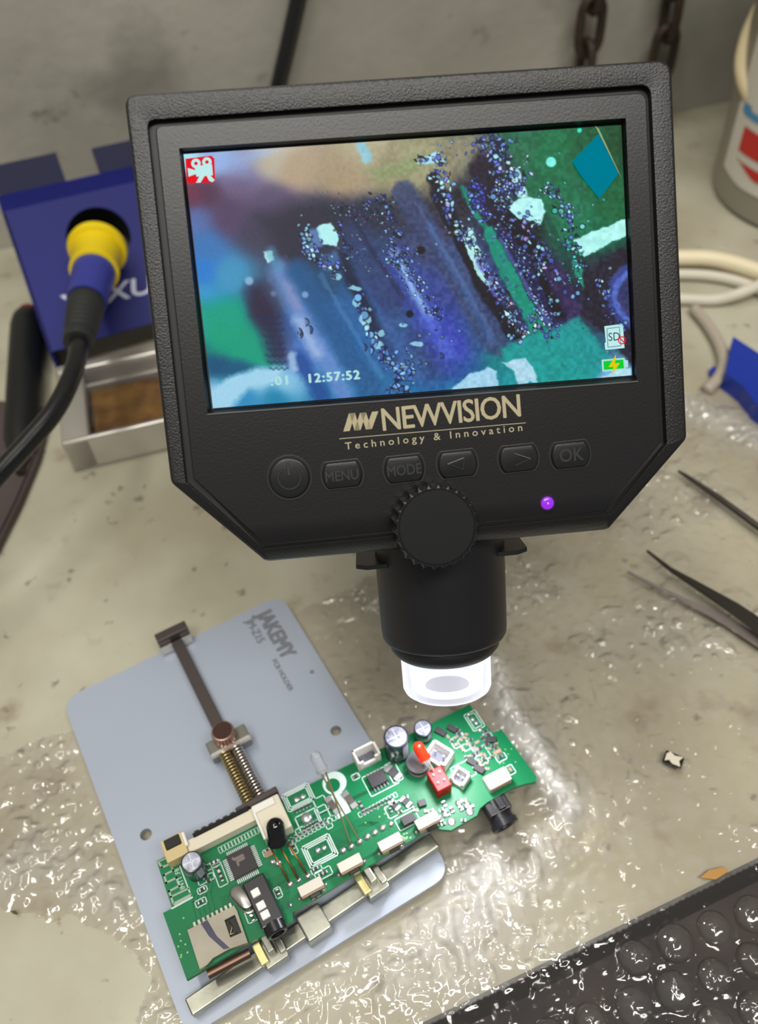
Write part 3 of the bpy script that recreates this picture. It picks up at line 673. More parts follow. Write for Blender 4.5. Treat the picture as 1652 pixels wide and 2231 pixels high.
socket(1003, 1700, 4.6, 4.4, 3.4, M_white, 62, 2)
# large ivory connector behind the receiver
ic = BC(596, 1795)
big = MB().box(BW(*(ic+[.2, -.2]), 2.6), (8.2, 10.5, 5.2), RB, .4, 2).build('ivory_connector', M_ivory, board)
MB().box(BW(*(ic+[-.6, -3.8]), 5.6), (6.6, 2.2, .9), RB, .2).build('latch', M_white, big)
MB().box(BW(*(ic+[-3.7, .4]), 5.5), (.8, 9.6, .7), RB, .15).build('latch', M_white, big)
chip_part('side_tab', 608, 1752, 2.2, 2.2, 2.0, M_black)
# long flat connector along the upper edge
f0, f1 = BC(420, 1835), BC(560, 1775); fm = (f0+f1)/2
lc = MB().box(BW(fm[0], fm[1]+1.6, 1.9), (float(f1[0]-f0[0])+3, 3.6, 3.8), RB, .25, 2).build('ribbon_connector', M_ivory, board)
MB().box(BW(fm[0]-.3, fm[1]-.5, 2.5), (float(f1[0]-f0[0])-2.5, 1.3, 3.6), RB, .15).build('locking_bar', M_black, lc)
for k in range(8): MB().box(BW(f0[0]+2.2+k*(f1[0]-f0[0]-4)/7, fm[1]-1.35, 3.3), (1.3, .6, 1.4), RB, .1).build('contact', M_chip, lc)
tc0 = BC(388, 1858)
tcn = MB().box(BW(*tc0, 2.3), (6.2, 6.6, 4.6), RB, .3, 2).build('tan_connector', mat('tan_connector', (198, 178, 128), .5), board)
MB().box(BW(*(tc0+[0, -1.4]), 4.7), (4.4, 3.0, .6), RB, .2).build('opening', M_deep, tcn)
MB().box(BW(*(tc0+[3.3, -.6]), 4.8), (.9, 4.2, .8), RB, .2).build('latch', M_white, tcn)
# side push switches
for i, (px, py) in enumerate(((680, 1940), (765, 1889), (852, 1843), (932, 1796))):
    c = BC(px, py)
    swt = MB().box(BW(*c, 1.1), (6.6, 3.0, 2.2), RB, .2, 2).build('push_switch', mat('switch_base', (128, 112, 88), .4, metal=.5), board)
    MB().box(BW(*(c+[0, -.3]), 2.35), (6.8, 2.9, .5), RB, .15).build('cover', M_switch, swt)
    MB().box(BW(*(c+[.3, 1.95]), 1.1), (3.0, 1.2, 1.1), RB, .12).build('plunger', M_black, swt)
    g = MB()
    for s_ in (-1, 1): g.lathe(BW(*(c+[s_*3.9, .5]), 0), Z3, [(.6, 0), (.55, .5), (.3, .8), (.001, .9)], 10, cap=False)
    g.build('solder_tab', M_solder, swt, smooth='all')
c = BC(1083, 1704)
us = MB().box(BW(*c, 1.5), (7.4, 4.4, 3.0), RB, .35, 2).build('metal_socket', M_switch, board)
MB().box(BW(*(c+[0, 2.1]), 1.5), (5.6, .5, 1.8), RB, .1).build('opening', M_cer, us)
# barrel jack hanging below the right end
jb = BC(1078, 1752)
dirj = unit(bv*1.0+np.array([0, 0, -.15]))
j0 = BW(*(jb+[.6, -2.6]), -3.6)
jk = MB().lathe(j0, dirj, [(3.6, 0), (3.6, 6.5), (4.1, 6.7), (4.1, 8.2), (3.9, 8.4), (3.0, 8.3), (2.7, 7.8), (2.6, 3.0), (.001, 2.9)], 28, cap=False).build('barrel_jack', M_jack, board, smooth=True)
MB().box(BW(*(jb+[.8, -1.2]), -2.4), (7.0, 7.5, 3.6), RB, .4, 2).build('jack_housing', M_jack, board)
MB().box(BW(*(jb+[1.4, 0.6]), .4), (2.2, 3.6, 1.8), RB, .3, 2).build('jack_tongue', M_jack, board)
MB().cyl(j0+dirj*3, j0+dirj*7, .6, n=10).build('centre_pin', M_solder, jk, smooth=True)
# headphone jack with three silver contacts
hA, hB = BC(556, 1925), BC(600, 2022); hd_ = hB-hA; hl = float(np.linalg.norm(hd_)); hr = math.degrees(math.atan2(hd_[1], hd_[0]))-90
hm = (hA+hB)/2; a = math.radians(hr); R2 = rotR(hr); hf = unit(hd_)
hj = MB().box(BW(*hm, 2.3), (6.2, hl, 4.6), R2, .4, 2).build('audio_jack', M_jack, board)
ax = np.array(bu*hf[0]+bv*hf[1])
p0 = BW(*(hB-hf*.4), 2.3)
MB().lathe(p0, ax, [(2.9, 0), (2.9, 2.6), (2.6, 2.9), (1.9, 2.8), (1.8, .5), (.001, .4)], 24, cap=False).build('barrel', M_jack, hj, smooth=True)
for (px, py) in ((557, 1945), (569, 1973), (578, 1993)):
    q_ = W(px, py, BZT+4.9)-bo; qc = np.array([np.dot(q_, bu), np.dot(q_, bv)])
    MB().box(BW(*qc, 4.75), (2.3, 2.2, .8), R2, .15).build('contact_plate', mat('silver_contact', (214, 212, 208), .35, metal=.4), hj)
# crystal can
cc_ = BC(531, 1962)
capsule = []
xa = unit(np.array([.42, 1.0]))
for k in range(20):
    t = 2*math.pi*k/20; base_ = xa*(1.9 if math.cos(t) > 0 else -1.9); pn = np.array([-xa[1], xa[0]]); capsule.append(cc_+base_+xa*1.9*math.cos(t)+pn*1.9*math.sin(t))
cr = MB(); cr.loops([[BW(*(cc_+(p-cc_)*s_), z) for p in capsule] for s_, z in ((1.12, .1), (1.12, .6), (1.0, .7), (1.0, 2.9), (.93, 3.3), (.8, 3.45))], True)
cr.build('crystal_can', mat('nickel_can', (160, 158, 152), .28, metal=.9), board, smooth=True)
# memory card slot
def SDp(x, y, z=1.7): q_ = W(320+x/4.589, 1900+y/4.589, BZT+z)-bo; return np.array([np.dot(q_, bu), np.dot(q_, bv)])
M_slot = mat('tarnished_slot_shell', (150, 145, 132), .4, metal=.6, rgb2=(118, 110, 98), nscale=45)
tp = [SDp(405, 580), (SDp(540, 510)), SDp(605, 470), SDp(870, 335), SDp(900, 385), SDp(1010, 705), SDp(820, 770), SDp(660, 860), SDp(600, 930), SDp(530, 970)]
hw = [SDp(775, 480), SDp(880, 425), SDp(950, 605), SDp(835, 655)]
sl = MB().slab([BW(*p, 1.7) for p in tp], [[BW(*p, 1.7) for p in hw]], np.array([0, 0, -1.6])).build('card_slot', M_slot, board)
g = MB(); g.bm.faces.new([g.bm.verts.new(BW(*SDp(x, y), 1.74)) for x, y in ((540, 515), (605, 478), (700, 640), (830, 760), (770, 775), (620, 640))])
g.build('dark_strip', mat('dark_film', (30, 26, 66), .3), sl)
MB().box(BW(*((hw[0]+hw[2])/2), .5), (3.4, 4.4, .6), RB).build('contact_bed', M_deep, sl)
MB().tube([BW(*SDp(820, 490), 1.4), BW(*SDp(850, 560), 1.6), BW(*SDp(830, 620), 1.5), BW(*SDp(900, 600), 1.3)], .12, 5).build('spring_contact', M_brass, sl, smooth='all')
for k in range(9): MB().box(BW(*(SDp(470, 515)+(SDp(830, 325)-SDp(470, 515))*k/8), .4), (.8, 1.6, .5), RB, .08).build('slot_terminal', M_steel, sl)
cA, cB = SDp(600, 1010, 1.5), SDp(1020, 790, 1.5)
MB().tube([BW(*cA, -.2), BW(*cB, -.2)], 1.25, 10).build('slot_roller', mat('copper_brown_rod', (100, 78, 66), .35, metal=.8), sl, smooth=True)

# ================================================================== digital microscope
Rc = np.column_stack([(0.99404652, 0.09094365, -0.06000633), (-0.08157101, 0.98628312, 0.14349837), (0.0722335, -0.13774928, 0.98782967)])
RD = CM @ Rc; TD = CP + CM @ np.array([8.0851, 53.6561, -191.7656])
def D(px, py, z=0.):                                   # device coordinates (screen centre, x right, y up, z to viewer)
    p0 = TD+RD[:, 2]*z; q = onplane(px, py, p0, RD[:, 2]); return RD.T @ (q-TD)
micro = thing('digital_microscope', 'black digital microscope with a lit colour screen, six buttons, focus knob and glowing lens', 'microscope', TD, RD)
FZ = 1.8
def DP(px, py, z=FZ): d = D(px, py, z); return (d[0], d[1])
def hexl(pts, r, z=FZ): return rounded([DP(*p) for p in pts], r, 6)
Oo = [(269, 206), (1464, 128), (1498, 955), (1336, 1166), (580, 1234), (372, 1052)]
G1 = [(320, 262), (1418, 184), (1453, 967), (1330, 1122), (573, 1198), (405, 1049)]
G2 = [(337, 274), (1409, 200), (1441, 962), (1322, 1114), (580, 1190), (421, 1043)]
S1 = [(390, 323), (1364, 257), (1388, 829), (1388, 829), (452, 901), (452, 901)]
Ol, G1l, G2l = hexl(Oo, [2.6, 3.4, 2.5, 2.5, 2.5, 2.5]), hexl(G1, [1.8, 2.4, .5, .5, .5, .5]), hexl(G2, [1.6, 2.2, .4, .4, .4, .4])
yb = (DP(580, 1234)[1]+DP(1336, 1166)[1])/2
def curve(y): t = max(0., min(1., (yb+9.5-y)/9.5)); return -7.0*(1-math.sqrt(max(0, 1-t*t)))
def lift(l, z, sc_=1., cx=0., cy=-10.): return [np.array([cx+(p[0]-cx)*sc_, cy+(p[1]-cy)*sc_, z+curve(p[1])]) for p in l]
def insetl(l, d):
    n = len(l); out = []
    c = np.mean(l, 0)
    for i in range(n):
        p = np.array(l[i]); j = 1
        a = np.array(l[i-1]); b = np.array(l[(i+1) % n])
        t = b-a
        if np.linalg.norm(t) < 1e-6: t = np.array(l[(i+2) % n])-np.array(l[i-2])
        t = unit(t); nn = np.array([-t[1], t[0]])
        if np.dot(nn, c-p) < 0: nn = -nn
        out.append(p+nn*d)
    return out
def shallow(l, z, depth):                     # groove floor, fading out along the bottom edge
    return [np.array([p[0], p[1], z+curve(p[1])-depth*max(.0, min(1., (p[1]-(yb+5))/9))]) for p in l]
hb = MB()
hb.loops([lift(insetl(Ol, 3.0), -17), lift(insetl(Ol, .8), -15.5), lift(Ol, -13), lift(Ol, FZ-.7), lift(insetl(Ol, .18), FZ-.18), lift(insetl(Ol, .6), FZ)])
hb.loops([lift(insetl(Ol, .6), FZ), lift(insetl(Ol, .85), FZ+.01), lift(insetl(G1l, -.35), FZ+.01), lift(insetl(G1l, -.1), FZ-.04), shallow(G1l, FZ-.2, 1.6)])
bmesh.ops.remove_doubles(hb.bm, verts=hb.bm.verts, dist=.002)
hb.build('outer_frame', M_grain, micro, local=True, smooth=True)
MB().loops([lift(insetl(Ol, 1.0), -15.6), lift(insetl(Ol, 12.0), -18.5), lift(insetl(Ol, 26.0), -18.6)], True).build('back_shell', M_blk, micro, local=True)
MB().loops([shallow(G1l, FZ-.2, 1.6), shallow(G2l, FZ-.2, 1.6)]).build('frame_groove', M_deep, micro, local=True)  # near-black floor: shade of the groove put into its colour
# inner panel with a square screen opening : six-sided loop stitched to the four-sided one
Sl = rounded([DP(*p) for p in S1], 0.0001, 6)
pn_ = MB()
outer = lift(insetl(G2l, .3), FZ)
pn_.loops([shallow(G2l, FZ-.2, 1.6), lift(insetl(G2l, .08), FZ-.1), outer])
b2 = bmesh.new(); edges = []
scr = [(390, 323), (1364, 257), (1388, 829), (452, 901)]
for loop in (outer, [np.array([*DP(*p), FZ]) for p in scr]):
    vv = [];
    for p in loop:
        if not vv or np.linalg.norm(np.array(vv[-1].co)-p) > .004: vv.append(b2.verts.new(p))
    if np.linalg.norm(np.array(vv[0].co)-np.array(vv[-1].co)) < .004: b2.verts.remove(vv.pop())
    edges += [b2.edges.new((vv[i], vv[(i+1) % len(vv)])) for i in range(len(vv))]
# extra rows near the curved lower edge are covered by a separate lofted lip
for v in b2.verts: v.co.z = FZ if v.co.y > yb+9 else v.co.z
bmesh.ops.triangle_fill(b2, use_beauty=True, use_dissolve=False, edges=edges, normal=Vector((0, 0, 1)))
# cut into strips so that the lower part can bend
for yy in np.linspace(yb+1, yb+10, 10):
    bmesh.ops.bisect_plane(b2, geom=b2.verts[:]+b2.edges[:]+b2.faces[:], plane_co=(0, yy, 0), plane_no=(0, 1, 0))
for v in b2.verts: v.co.z = FZ+curve(v.co.y)
pn_.merge(b2)
pn_.build('front_panel', M_panel, micro, local=True, smooth=True)
# black bezel around the display, its floor just behind the display
bz = MB()
q1 = [np.array([*DP(*p), FZ]) for p in scr]; q2 = [np.array([*DP(*p, 0.0), -.15]) for p in [(398, 332), (1356, 268), (1381, 821), (460, 893)]]; q3 = [np.array([p[0], p[1], -.6]) for p in q2]
bz.loops([q1, q2, q3], True); bz.build('screen_bezel', M_deep, micro, local=True)
lipA, lipB = np.array([*DP(452, 903), FZ+.1]), np.array([*DP(1390, 831), FZ+.1])
MB().tube([lipA, lipB], .18, 6).build('bezel_lip', mat('grey_lip', (92, 90, 88), .3), micro, local=True)  # thin lip, lighter grey than the black bezel

# --- the picture on the display
NX, NY = 620, 350
cor = [D(400, 336), D(1353.5, 272.5), D(1377.6, 817.6), D(464, 889.5)]
def gridpt(s, t): return (1-t)*((1-s)*cor[0]+s*cor[1])+t*((1-s)*cor[3]+s*cor[2])
ss, tt = np.meshgrid(np.linspace(0, 1, NX), np.linspace(0, 1, NY), indexing='ij')
G = (1-tt)[..., None]*((1-ss)[..., None]*cor[0]+ss[..., None]*cor[1])+tt[..., None]*((1-ss)[..., None]*cor[3]+ss[..., None]*cor[2])
# picture coordinates : a 950 x 545 image plane laid over the display
Q = (G @ RD.T)+TD; q = (Q-CP) @ CM; IX = CX+F*q[..., 0]/-q[..., 2]; IY = CY-F*q[..., 1]/-q[..., 2]
cps = [(405, 345, 170, 225, 240), (470, 345, 150, 180, 225), (520, 375, 140, 150, 190), (600, 345, 205, 205, 200), (640, 370, 190, 165, 140), (750, 390, 168, 145, 118), (850, 365, 140, 140, 108), (800, 330, 190, 190, 160), (905, 350, 145, 160, 120), (1000, 340, 110, 120, 100),
       (960, 400, 140, 135, 110), (420, 430, 120, 50, 70), (450, 425, 90, 50, 75), (520, 400, 120, 105, 140), (600, 440, 100, 90, 120), (560, 500, 62, 66, 84), (500, 470, 90, 70, 105), (430, 470, 90, 120, 180), (450, 540, 66, 120, 180), (440, 590, 45, 125, 205), (500, 600, 70, 150, 190), (440, 650, 60, 150, 200),
       (450, 700, 20, 165, 160), (490, 730, 5, 160, 130), (540, 760, 10, 150, 130), (500, 690, 20, 155, 165), (470, 780, 25, 85, 120), (530, 810, 25, 110, 140), (470, 870, 140, 195, 230), (560, 830, 150, 200, 225), (620, 830, 140, 195, 225), (540, 870, 50, 140, 190),
       (600, 870, 30, 130, 170), (720, 850, 30, 110, 160), (650, 780, 80, 120, 190), (600, 640, 70, 90, 120), (570, 680, 55, 50, 80), (640, 700, 60, 100, 160), (650, 500, 50, 55, 75), (720, 480, 50, 60, 80), (700, 620, 40, 80, 115), (740, 680, 45, 100, 155), (780, 760, 40, 105, 165), (820, 840, 40, 110, 160),
       (800, 480, 55, 65, 100), (820, 560, 52, 72, 115), (900, 520, 62, 72, 110), (870, 640, 48, 68, 118), (840, 720, 60, 95, 150), (950, 500, 58, 55, 80), (1000, 560, 60, 80, 130), (1040, 640, 55, 85, 140), (1060, 730, 55, 85, 135), (930, 700, 60, 75, 185), (980, 760, 65, 70, 185), (960, 640, 55, 70, 140), (900, 800, 60, 95, 155), (990, 810, 30, 80, 140),
       (1000, 430, 40, 35, 50), (1060, 380, 55, 50, 75), (1140, 310, 40, 110, 80), (1200, 330, 22, 118, 78), (1280, 320, 20, 95, 60), (1340, 320, 18, 80, 45), (1200, 420, 22, 112, 75), (1330, 440, 20, 100, 60), (1300, 500, 15, 110, 78), (1260, 480, 30, 120, 85),
       (1340, 600, 40, 40, 60), (1300, 620, 36, 34, 50), (1320, 690, 40, 40, 60), (1160, 640, 40, 34, 62), (1210, 660, 52, 40, 80), (1120, 500, 24, 18, 34), (1100, 780, 15, 130, 135), (1200, 760, 15, 150, 140), (1250, 800, 20, 150, 155), (1130, 830, 25, 150, 160), (1300, 770, 40, 110, 130), (1000, 850, 30, 120, 165), (880, 860, 30, 110, 160), (1320, 810, 120, 180, 220), (1350, 730, 60, 90, 120)]
num = np.zeros(IX.shape+(3,)); den = np.zeros(IX.shape)
for x, y, r, g_, b_2 in cps:
    wgt = 1/((IX-x)**2+(IY-y)**2+500)**2.2; den += wgt
    num += wgt[..., None]*np.array([r, g_, b_2])
IMG = num/den[..., None]
def over(mask_, col, a=1.):
    global IMG
    m_ = np.clip(mask_, 0, 1)[..., None]*a; IMG = IMG*(1-m_)+np.array(col, float)*m_
WX, WY = IX+noise2(IX, IY, 13, 31)*5+noise2(IX, IY, 5, 33)*2.5, IY+noise2(IX, IY, 13, 32)*5+noise2(IX, IY, 5, 34)*2.5
def pseg(pts, w_, col, soft=6., a=1.):
    d = np.min([segd(WX, WY, pts[i], pts[i+1]) for i in range(len(pts)-1)], 0); over((w_-d)/soft+.5, col, a)
WX, WY = IX+noise2(IX, IY, 13, 31)*5+noise2(IX, IY, 5, 33)*2.5, IY+noise2(IX, IY, 13, 32)*5+noise2(IX, IY, 5, 34)*2.5
def ppoly(pts, col, soft=3., a=1.):
    ins = inpoly(WX, WY, pts); d = np.min([segd(WX, WY, pts[i-1], pts[i]) for i in range(len(pts))], 0)
    over(np.where(ins, d, -d)/soft+.5, col, a)
# out-of-focus shapes
ppoly([(392, 440), (450, 405), (560, 400), (660, 430), (760, 440), (700, 520), (640, 590), (560, 560), (470, 480)], (84, 70, 96), 70, .45)
ppoly([(560, 470), (640, 440), (800, 430), (960, 420), (980, 470), (880, 500), (760, 520), (680, 580), (620, 580)], (46, 46, 60), 44, .7)
ppoly([(520, 340), (640, 322), (960, 292), (1075, 300), (1000, 372), (900, 408), (790, 422), (680, 412), (570, 380)], (168, 154, 126), 34, .55)
ppoly([(800, 372), (900, 345), (960, 340), (900, 372), (830, 398)], (132, 158, 104), 26, .55)
ppoly([(440, 338), (600, 322), (560, 352), (470, 378)], (150, 178, 228), 26, .6)
ppoly([(432, 660), (520, 650), (570, 740), (610, 800), (560, 808), (450, 770)], (4, 158, 124), 34, .8)
ppoly([(452, 776), (520, 785), (600, 812), (560, 826), (458, 816)], (20, 84, 122), 18, .8)
pseg([(560, 640), (590, 700), (606, 770)], 24, (50, 40, 66), 34, .8)
pseg([(610, 590), (660, 690), (720, 800), (750, 860)], 23, (112, 146, 205), 26, .8)
pseg([(626, 620), (650, 670)], 9, (150, 150, 186), 14, .5); pseg([(650, 700), (690, 770)], 12, (168, 190, 226), 18, .7)
pseg([(650, 780), (700, 860)], 16, (34, 78, 148), 16, .85); pseg([(636, 775), (640, 800)], 9, (170, 196, 226), 9, .8)
pseg([(650, 590), (730, 720), (815, 860)], 25, (40, 92, 142), 24, .85)
pseg([(742, 560), (800, 680), (850, 780)], 13, (26, 32, 58), 16, .85)
pseg([(775, 510), (870, 660), (950, 790)], 32, (52, 68, 112), 28, .7)
pseg([(880, 700), (830, 770), (900, 800)], 26, (56, 96, 150), 34, .55)
pseg([(880, 420), (985, 590), (1085, 750)], 26, (62, 74, 112), 10, .85); pseg([(935, 490), (1020, 640), (1070, 740)], 9, (66, 98, 150), 12, .8)
pseg([(945, 390), (985, 480), (1050, 620), (1120, 730)], 15, (24, 18, 30), 8, .92)
pseg([(870, 570), (930, 690), (985, 790)], 30, (66, 84, 178), 36, .7); pseg([(858, 550), (905, 640), (935, 690)], 8, (150, 190, 242), 14, .85); pseg([(930, 690), (975, 770)], 13, (84, 106, 214), 16, .6)
ppoly([(1005, 490), (1030, 500), (1052, 560), (1072, 610), (1070, 632), (1040, 600), (1018, 545)], (176, 230, 226), 3)
pseg([(1048, 570), (1070, 600), (1085, 640)], 10, (108, 108, 206), 7, .9); pseg([(1096, 650), (1140, 720)], 10, (50, 44, 82), 8, .9)
pseg([(1008, 410), (1040, 470), (1075, 520)], 7, (16, 130, 108), 5); pseg([(1070, 510), (1120, 620), (1165, 700), (1180, 745)], 17, (10, 142, 120), 6)
pseg([(1100, 500), (1150, 590), (1215, 700)], 22, (40, 36, 84), 8, .92); pseg([(1112, 486), (1160, 540), (1190, 610), (1220, 680)], 16, (18, 12, 24), 7, .95); pseg([(1205, 590), (1235, 650), (1250, 680)], 20, (58, 44, 88), 9, .9)
ppoly([(1020, 360), (1045, 330), (1090, 350), (1100, 420), (1090, 470), (1062, 468), (1035, 420)], (34, 24, 44), 12, .9)
ppoly([(1030, 400), (1046, 400), (1062, 460), (1056, 470), (1040, 440)], (84, 96, 214), 8, .8)
ppoly([(1103, 452), (1140, 428), (1180, 434), (1190, 460), (1176, 488), (1130, 476)], (178, 240, 238), 3); ppoly([(1108, 378), (1126, 366), (1144, 400), (1150, 430), (1128, 432)], (176, 228, 236), 4)
ppoly([(1250, 522), (1366, 476), (1366, 514), (1330, 528), (1276, 560), (1262, 552)], (176, 242, 236), 3)
ppoly([(1244, 566), (1268, 575), (1272, 632), (1250, 596)], (30, 150, 120), 4)
ppoly([(1290, 590), (1345, 545), (1370, 540), (1378, 800), (1330, 735), (1266, 686), (1272, 640)], (38, 32, 50), 6, .95)
for r0_, cl in ((78, (62, 78, 156)), (66, (92, 118, 208)), (54, (46, 48, 84))):
    over((r0_-np.hypot(WX-1400, (WY-645)))/6+.5, cl, .8)
ppoly([(1092, 760), (1160, 728), (1262, 690), (1300, 740), (1335, 790), (1290, 832), (1130, 838), (1110, 800)], (22, 152, 148), 9, .88)
ppoly([(1096, 790), (1145, 780), (1160, 800), (1172, 832), (1130, 838), (1118, 808)], (172, 212, 230), 4); ppoly([(985, 846), (1020, 815), (1065, 800), (1082, 806), (1086, 842), (985, 852)], (160, 205, 230), 4); ppoly([(1290, 832), (1340, 808), (1376, 800), (1378, 824), (1300, 834)], (180, 222, 238), 4)
ppoly([(455, 858), (500, 820), (560, 802), (620, 800), (604, 830), (540, 848), (500, 892), (460, 892)], (160, 208, 232), 14)
ppoly([(688, 494), (720, 484), (738, 512), (734, 538), (700, 530)], (178, 236, 238), 3); ppoly([(658, 510), (690, 495), (702, 535), (668, 548)], (110, 156, 214), 8, .7); ppoly([(700, 558), (735, 545), (745, 575), (715, 592)], (90, 130, 190), 10, .6)
ppoly([(574, 548), (592, 548), (598, 568), (584, 574)], (190, 238, 236), 4); pseg([(590, 548), (606, 580)], 11, (80, 150, 180), 12, .5)
over((9-np.hypot(IX-543, IY-612))/6+.5, (150, 190, 220), .8); over((7-np.hypot(IX-665, IY-642))/5+.5, (140, 175, 215), .8); over((6-np.hypot(IX-596, IY-640))/6+.5, (140, 160, 200), .5)
for (x_, y_, rx_, ry_) in ((795, 695, 13, 11), (826, 752, 13, 10), (776, 660, 8, 10), (775, 628, 14, 5), (733, 603, 11, 7), (880, 707, 9, 5), (908, 750, 15, 7), (830, 726, 9, 5), (872, 800, 14, 10)):
    over((1-np.hypot((WX-x_)/rx_, (WY-y_)/ry_))*4+.5, (156, 214, 232), .85)
ppoly([(905, 358), (925, 342), (950, 332), (972, 350), (940, 358)], (160, 218, 236), 3); pseg([(788, 318), (800, 345)], 11, (140, 205, 232), 8, .8)
over((11-np.hypot(IX-1201, IY-353))/3+.5, (130, 240, 230)); over((5-np.hypot(IX-1263, IY-284))/3+.5, (60, 230, 200))
IMG += noise2(IX, IY, 7, 61)[..., None]*np.clip((IX-640)/300, 0, 1)[..., None]*26
for k_ in range(9):                          # fine dark ticks of a garbled read-out
    for j_ in range(7):
        x_, y_ = 572+j_*6+(k_ % 3)*3+k_*1.5, 690+k_*14+(j_ % 2)*3
        over((2.2-np.hypot((IX-x_)/1.6, IY-y_))/1.5+.5, (16, 50, 90), .55)
# beads and crystals : cellular pattern along the leads, dark between the cells
def cells(cell, seed, pts, wdt, dens, pal, a=.9, grow=1.0):
    global IMG
    r = np.random.default_rng(seed); GX = r.random((260, 200)); GY = r.random((260, 200)); GR = r.random((260, 200)); GC = r.integers(0, len(pal), (260, 200)); GB = .75+.6*r.random((260, 200))
    wx = IX+noise2(IX, IY, 9, seed+50)*5; wy = IY+noise2(IX, IY, 9, seed+51)*5
    u, v = (wx-300)/cell, (wy-200)/cell; ui, vi_ = np.floor(u).astype(int), np.floor(v).astype(int)
    best = np.full(IX.shape, 9.); bi = np.zeros(IX.shape, int); bj = np.zeros(IX.shape, int); sec = np.full(IX.shape, 9.)
    for di in (-1, 0, 1):
        for dj in (-1, 0, 1):
            I_, J_ = np.clip(ui+di, 0, 259), np.clip(vi_+dj, 0, 199); d = np.hypot(u-I_-GX[I_, J_], (v-J_-GY[I_, J_]))
            nb = d < best; sec = np.where(nb, best, np.minimum(sec, d)); bi = np.where(nb, I_, bi); bj = np.where(nb, J_, bj); best = np.where(nb, d, best)
    dd = np.min([segd(IX, IY, pts[i], pts[i+1]) for i in range(len(pts)-1)], 0)+noise2(IX, IY, 18, seed+9)*wdt*1.3
    w_ = np.clip(1.3-dd/wdt, 0, 1); on = GR[bi, bj] < dens*w_
    P = np.array(pal, float)[GC[bi, bj]]*GB[bi, bj][..., None]
    edge = np.clip((sec-best)*cell/3.0-.25, 0, 1)[..., None]
    col = np.clip(P*(1.15-.5*best[..., None]), 0, 255)*edge+np.array((18, 18, 40.))*(1-edge)
    m_ = (on*a)[..., None]; IMG = IMG*(1-m_)+col*m_
# bead-like glitter with dark rims
pr_ = np.random.default_rng(21)
def glit(pts, wdt, n, rmin, rmax, pal, a=.95):
    L = [math.dist(pts[i], pts[i+1]) for i in range(len(pts)-1)]; tot = sum(L)
    for _ in range(n):
        t = pr_.random()*tot; i = 0
        while i < len(L)-1 and t > L[i]: t -= L[i]; i += 1
        f_ = t/max(L[i], 1e-6); x = pts[i][0]+(pts[i+1][0]-pts[i][0])*f_+pr_.normal()*wdt; y = pts[i][1]+(pts[i+1][1]-pts[i][1])*f_+pr_.normal()*wdt
        r = rmin+(rmax-rmin)*pr_.random()**2.2; el = .5+.6*pr_.random(); th = pr_.random()*3.14; colr = np.array(pal[pr_.integers(len(pal))])*(.72+.35*pr_.random())
        s_ = (x-400)/970; i0 = int(np.clip((x-14-466 if False else (s_*NX-24)), 0, NX)); i1 = int(np.clip(s_*NX+24, 0, NX))
        if i1 <= i0: continue
        j0_ = int(np.clip(((y-272)/617)*NY-60, 0, NY)); j1_ = int(np.clip(((y-272)/617)*NY+60, 0, NY))
        if j1_ <= j0_: continue
        sx_, sy_ = IX[i0:i1, j0_:j1_]-x, IY[i0:i1, j0_:j1_]-y; c_, n_ = math.cos(th), math.sin(th)
        d = np.hypot((sx_*c_+sy_*n_), (-sx_*n_+sy_*c_)/el)
        rim = np.clip((r*1.45-d)/1.6, 0, 1)[..., None]*.75; sub = IMG[i0:i1, j0_:j1_]
        sub = sub*(1-rim)+np.array((16, 18, 40))*rim
        core = np.clip((r-d)/1.8+.3, 0, 1)[..., None]*a; sub = sub*(1-core)+np.clip(colr, 0, 255)*core
        IMG[i0:i1, j0_:j1_] = sub
BL = [(120, 180, 235), (90, 110, 215), (160, 225, 240), (70, 90, 160), (110, 130, 230)]; DK = [(90, 100, 170), (130, 150, 210), (60, 60, 110), (170, 220, 230)]; TL_ = [(40, 190, 160), (120, 220, 220), (80, 140, 200)]
WP = [(140, 200, 238), (90, 110, 215), (185, 240, 240), (70, 90, 150), (120, 150, 230), (36, 36, 66), (150, 160, 220), (160, 210, 235)]; DKP = [(70, 80, 120), (50, 60, 100), (120, 150, 200), (40, 44, 72), (160, 210, 225)]
cells(9, 1, [(1065, 300), (1095, 340), (1112, 400)], 34, .8, WP); cells(7, 2, [(1098, 400), (1092, 450), (1110, 490)], 22, .8, WP)
cells(9, 3, [(1035, 400), (1048, 440), (1062, 470)], 19, .95, [(80, 100, 220), (120, 160, 235), (60, 60, 150)]); cells(10, 4, [(960, 370), (970, 440), (990, 500), (1010, 510)], 17, .75, WP)
cells(7, 5, [(1012, 500), (1060, 590), (1120, 690)], 12, .8, WP); cells(7, 6, [(1085, 490), (1140, 580), (1180, 670)], 12, .8, WP); cells(9, 7, [(1150, 490), (1185, 560), (1205, 600)], 20, .75, WP+[(180, 150, 220)])
cells(8, 8, [(1190, 410), (1235, 450), (1245, 540)], 17, .6, TL_+WP); cells(9, 9, [(1090, 640), (1120, 700), (1135, 730)], 18, .6, WP+[(190, 160, 170)]); cells(9, 10, [(1180, 690), (1200, 720), (1160, 715)], 18, .6, WP)
cells(7, 11, [(820, 440), (850, 500), (890, 560)], 24, .5, DKP+BL); cells(6, 12, [(740, 460), (800, 470), (850, 450)], 20, .3, DKP); cells(9, 13, [(668, 510), (690, 560), (735, 590)], 16, .75, WP); cells(8, 14, [(730, 480), (745, 520), (770, 560)], 12, .5, DKP+BL)
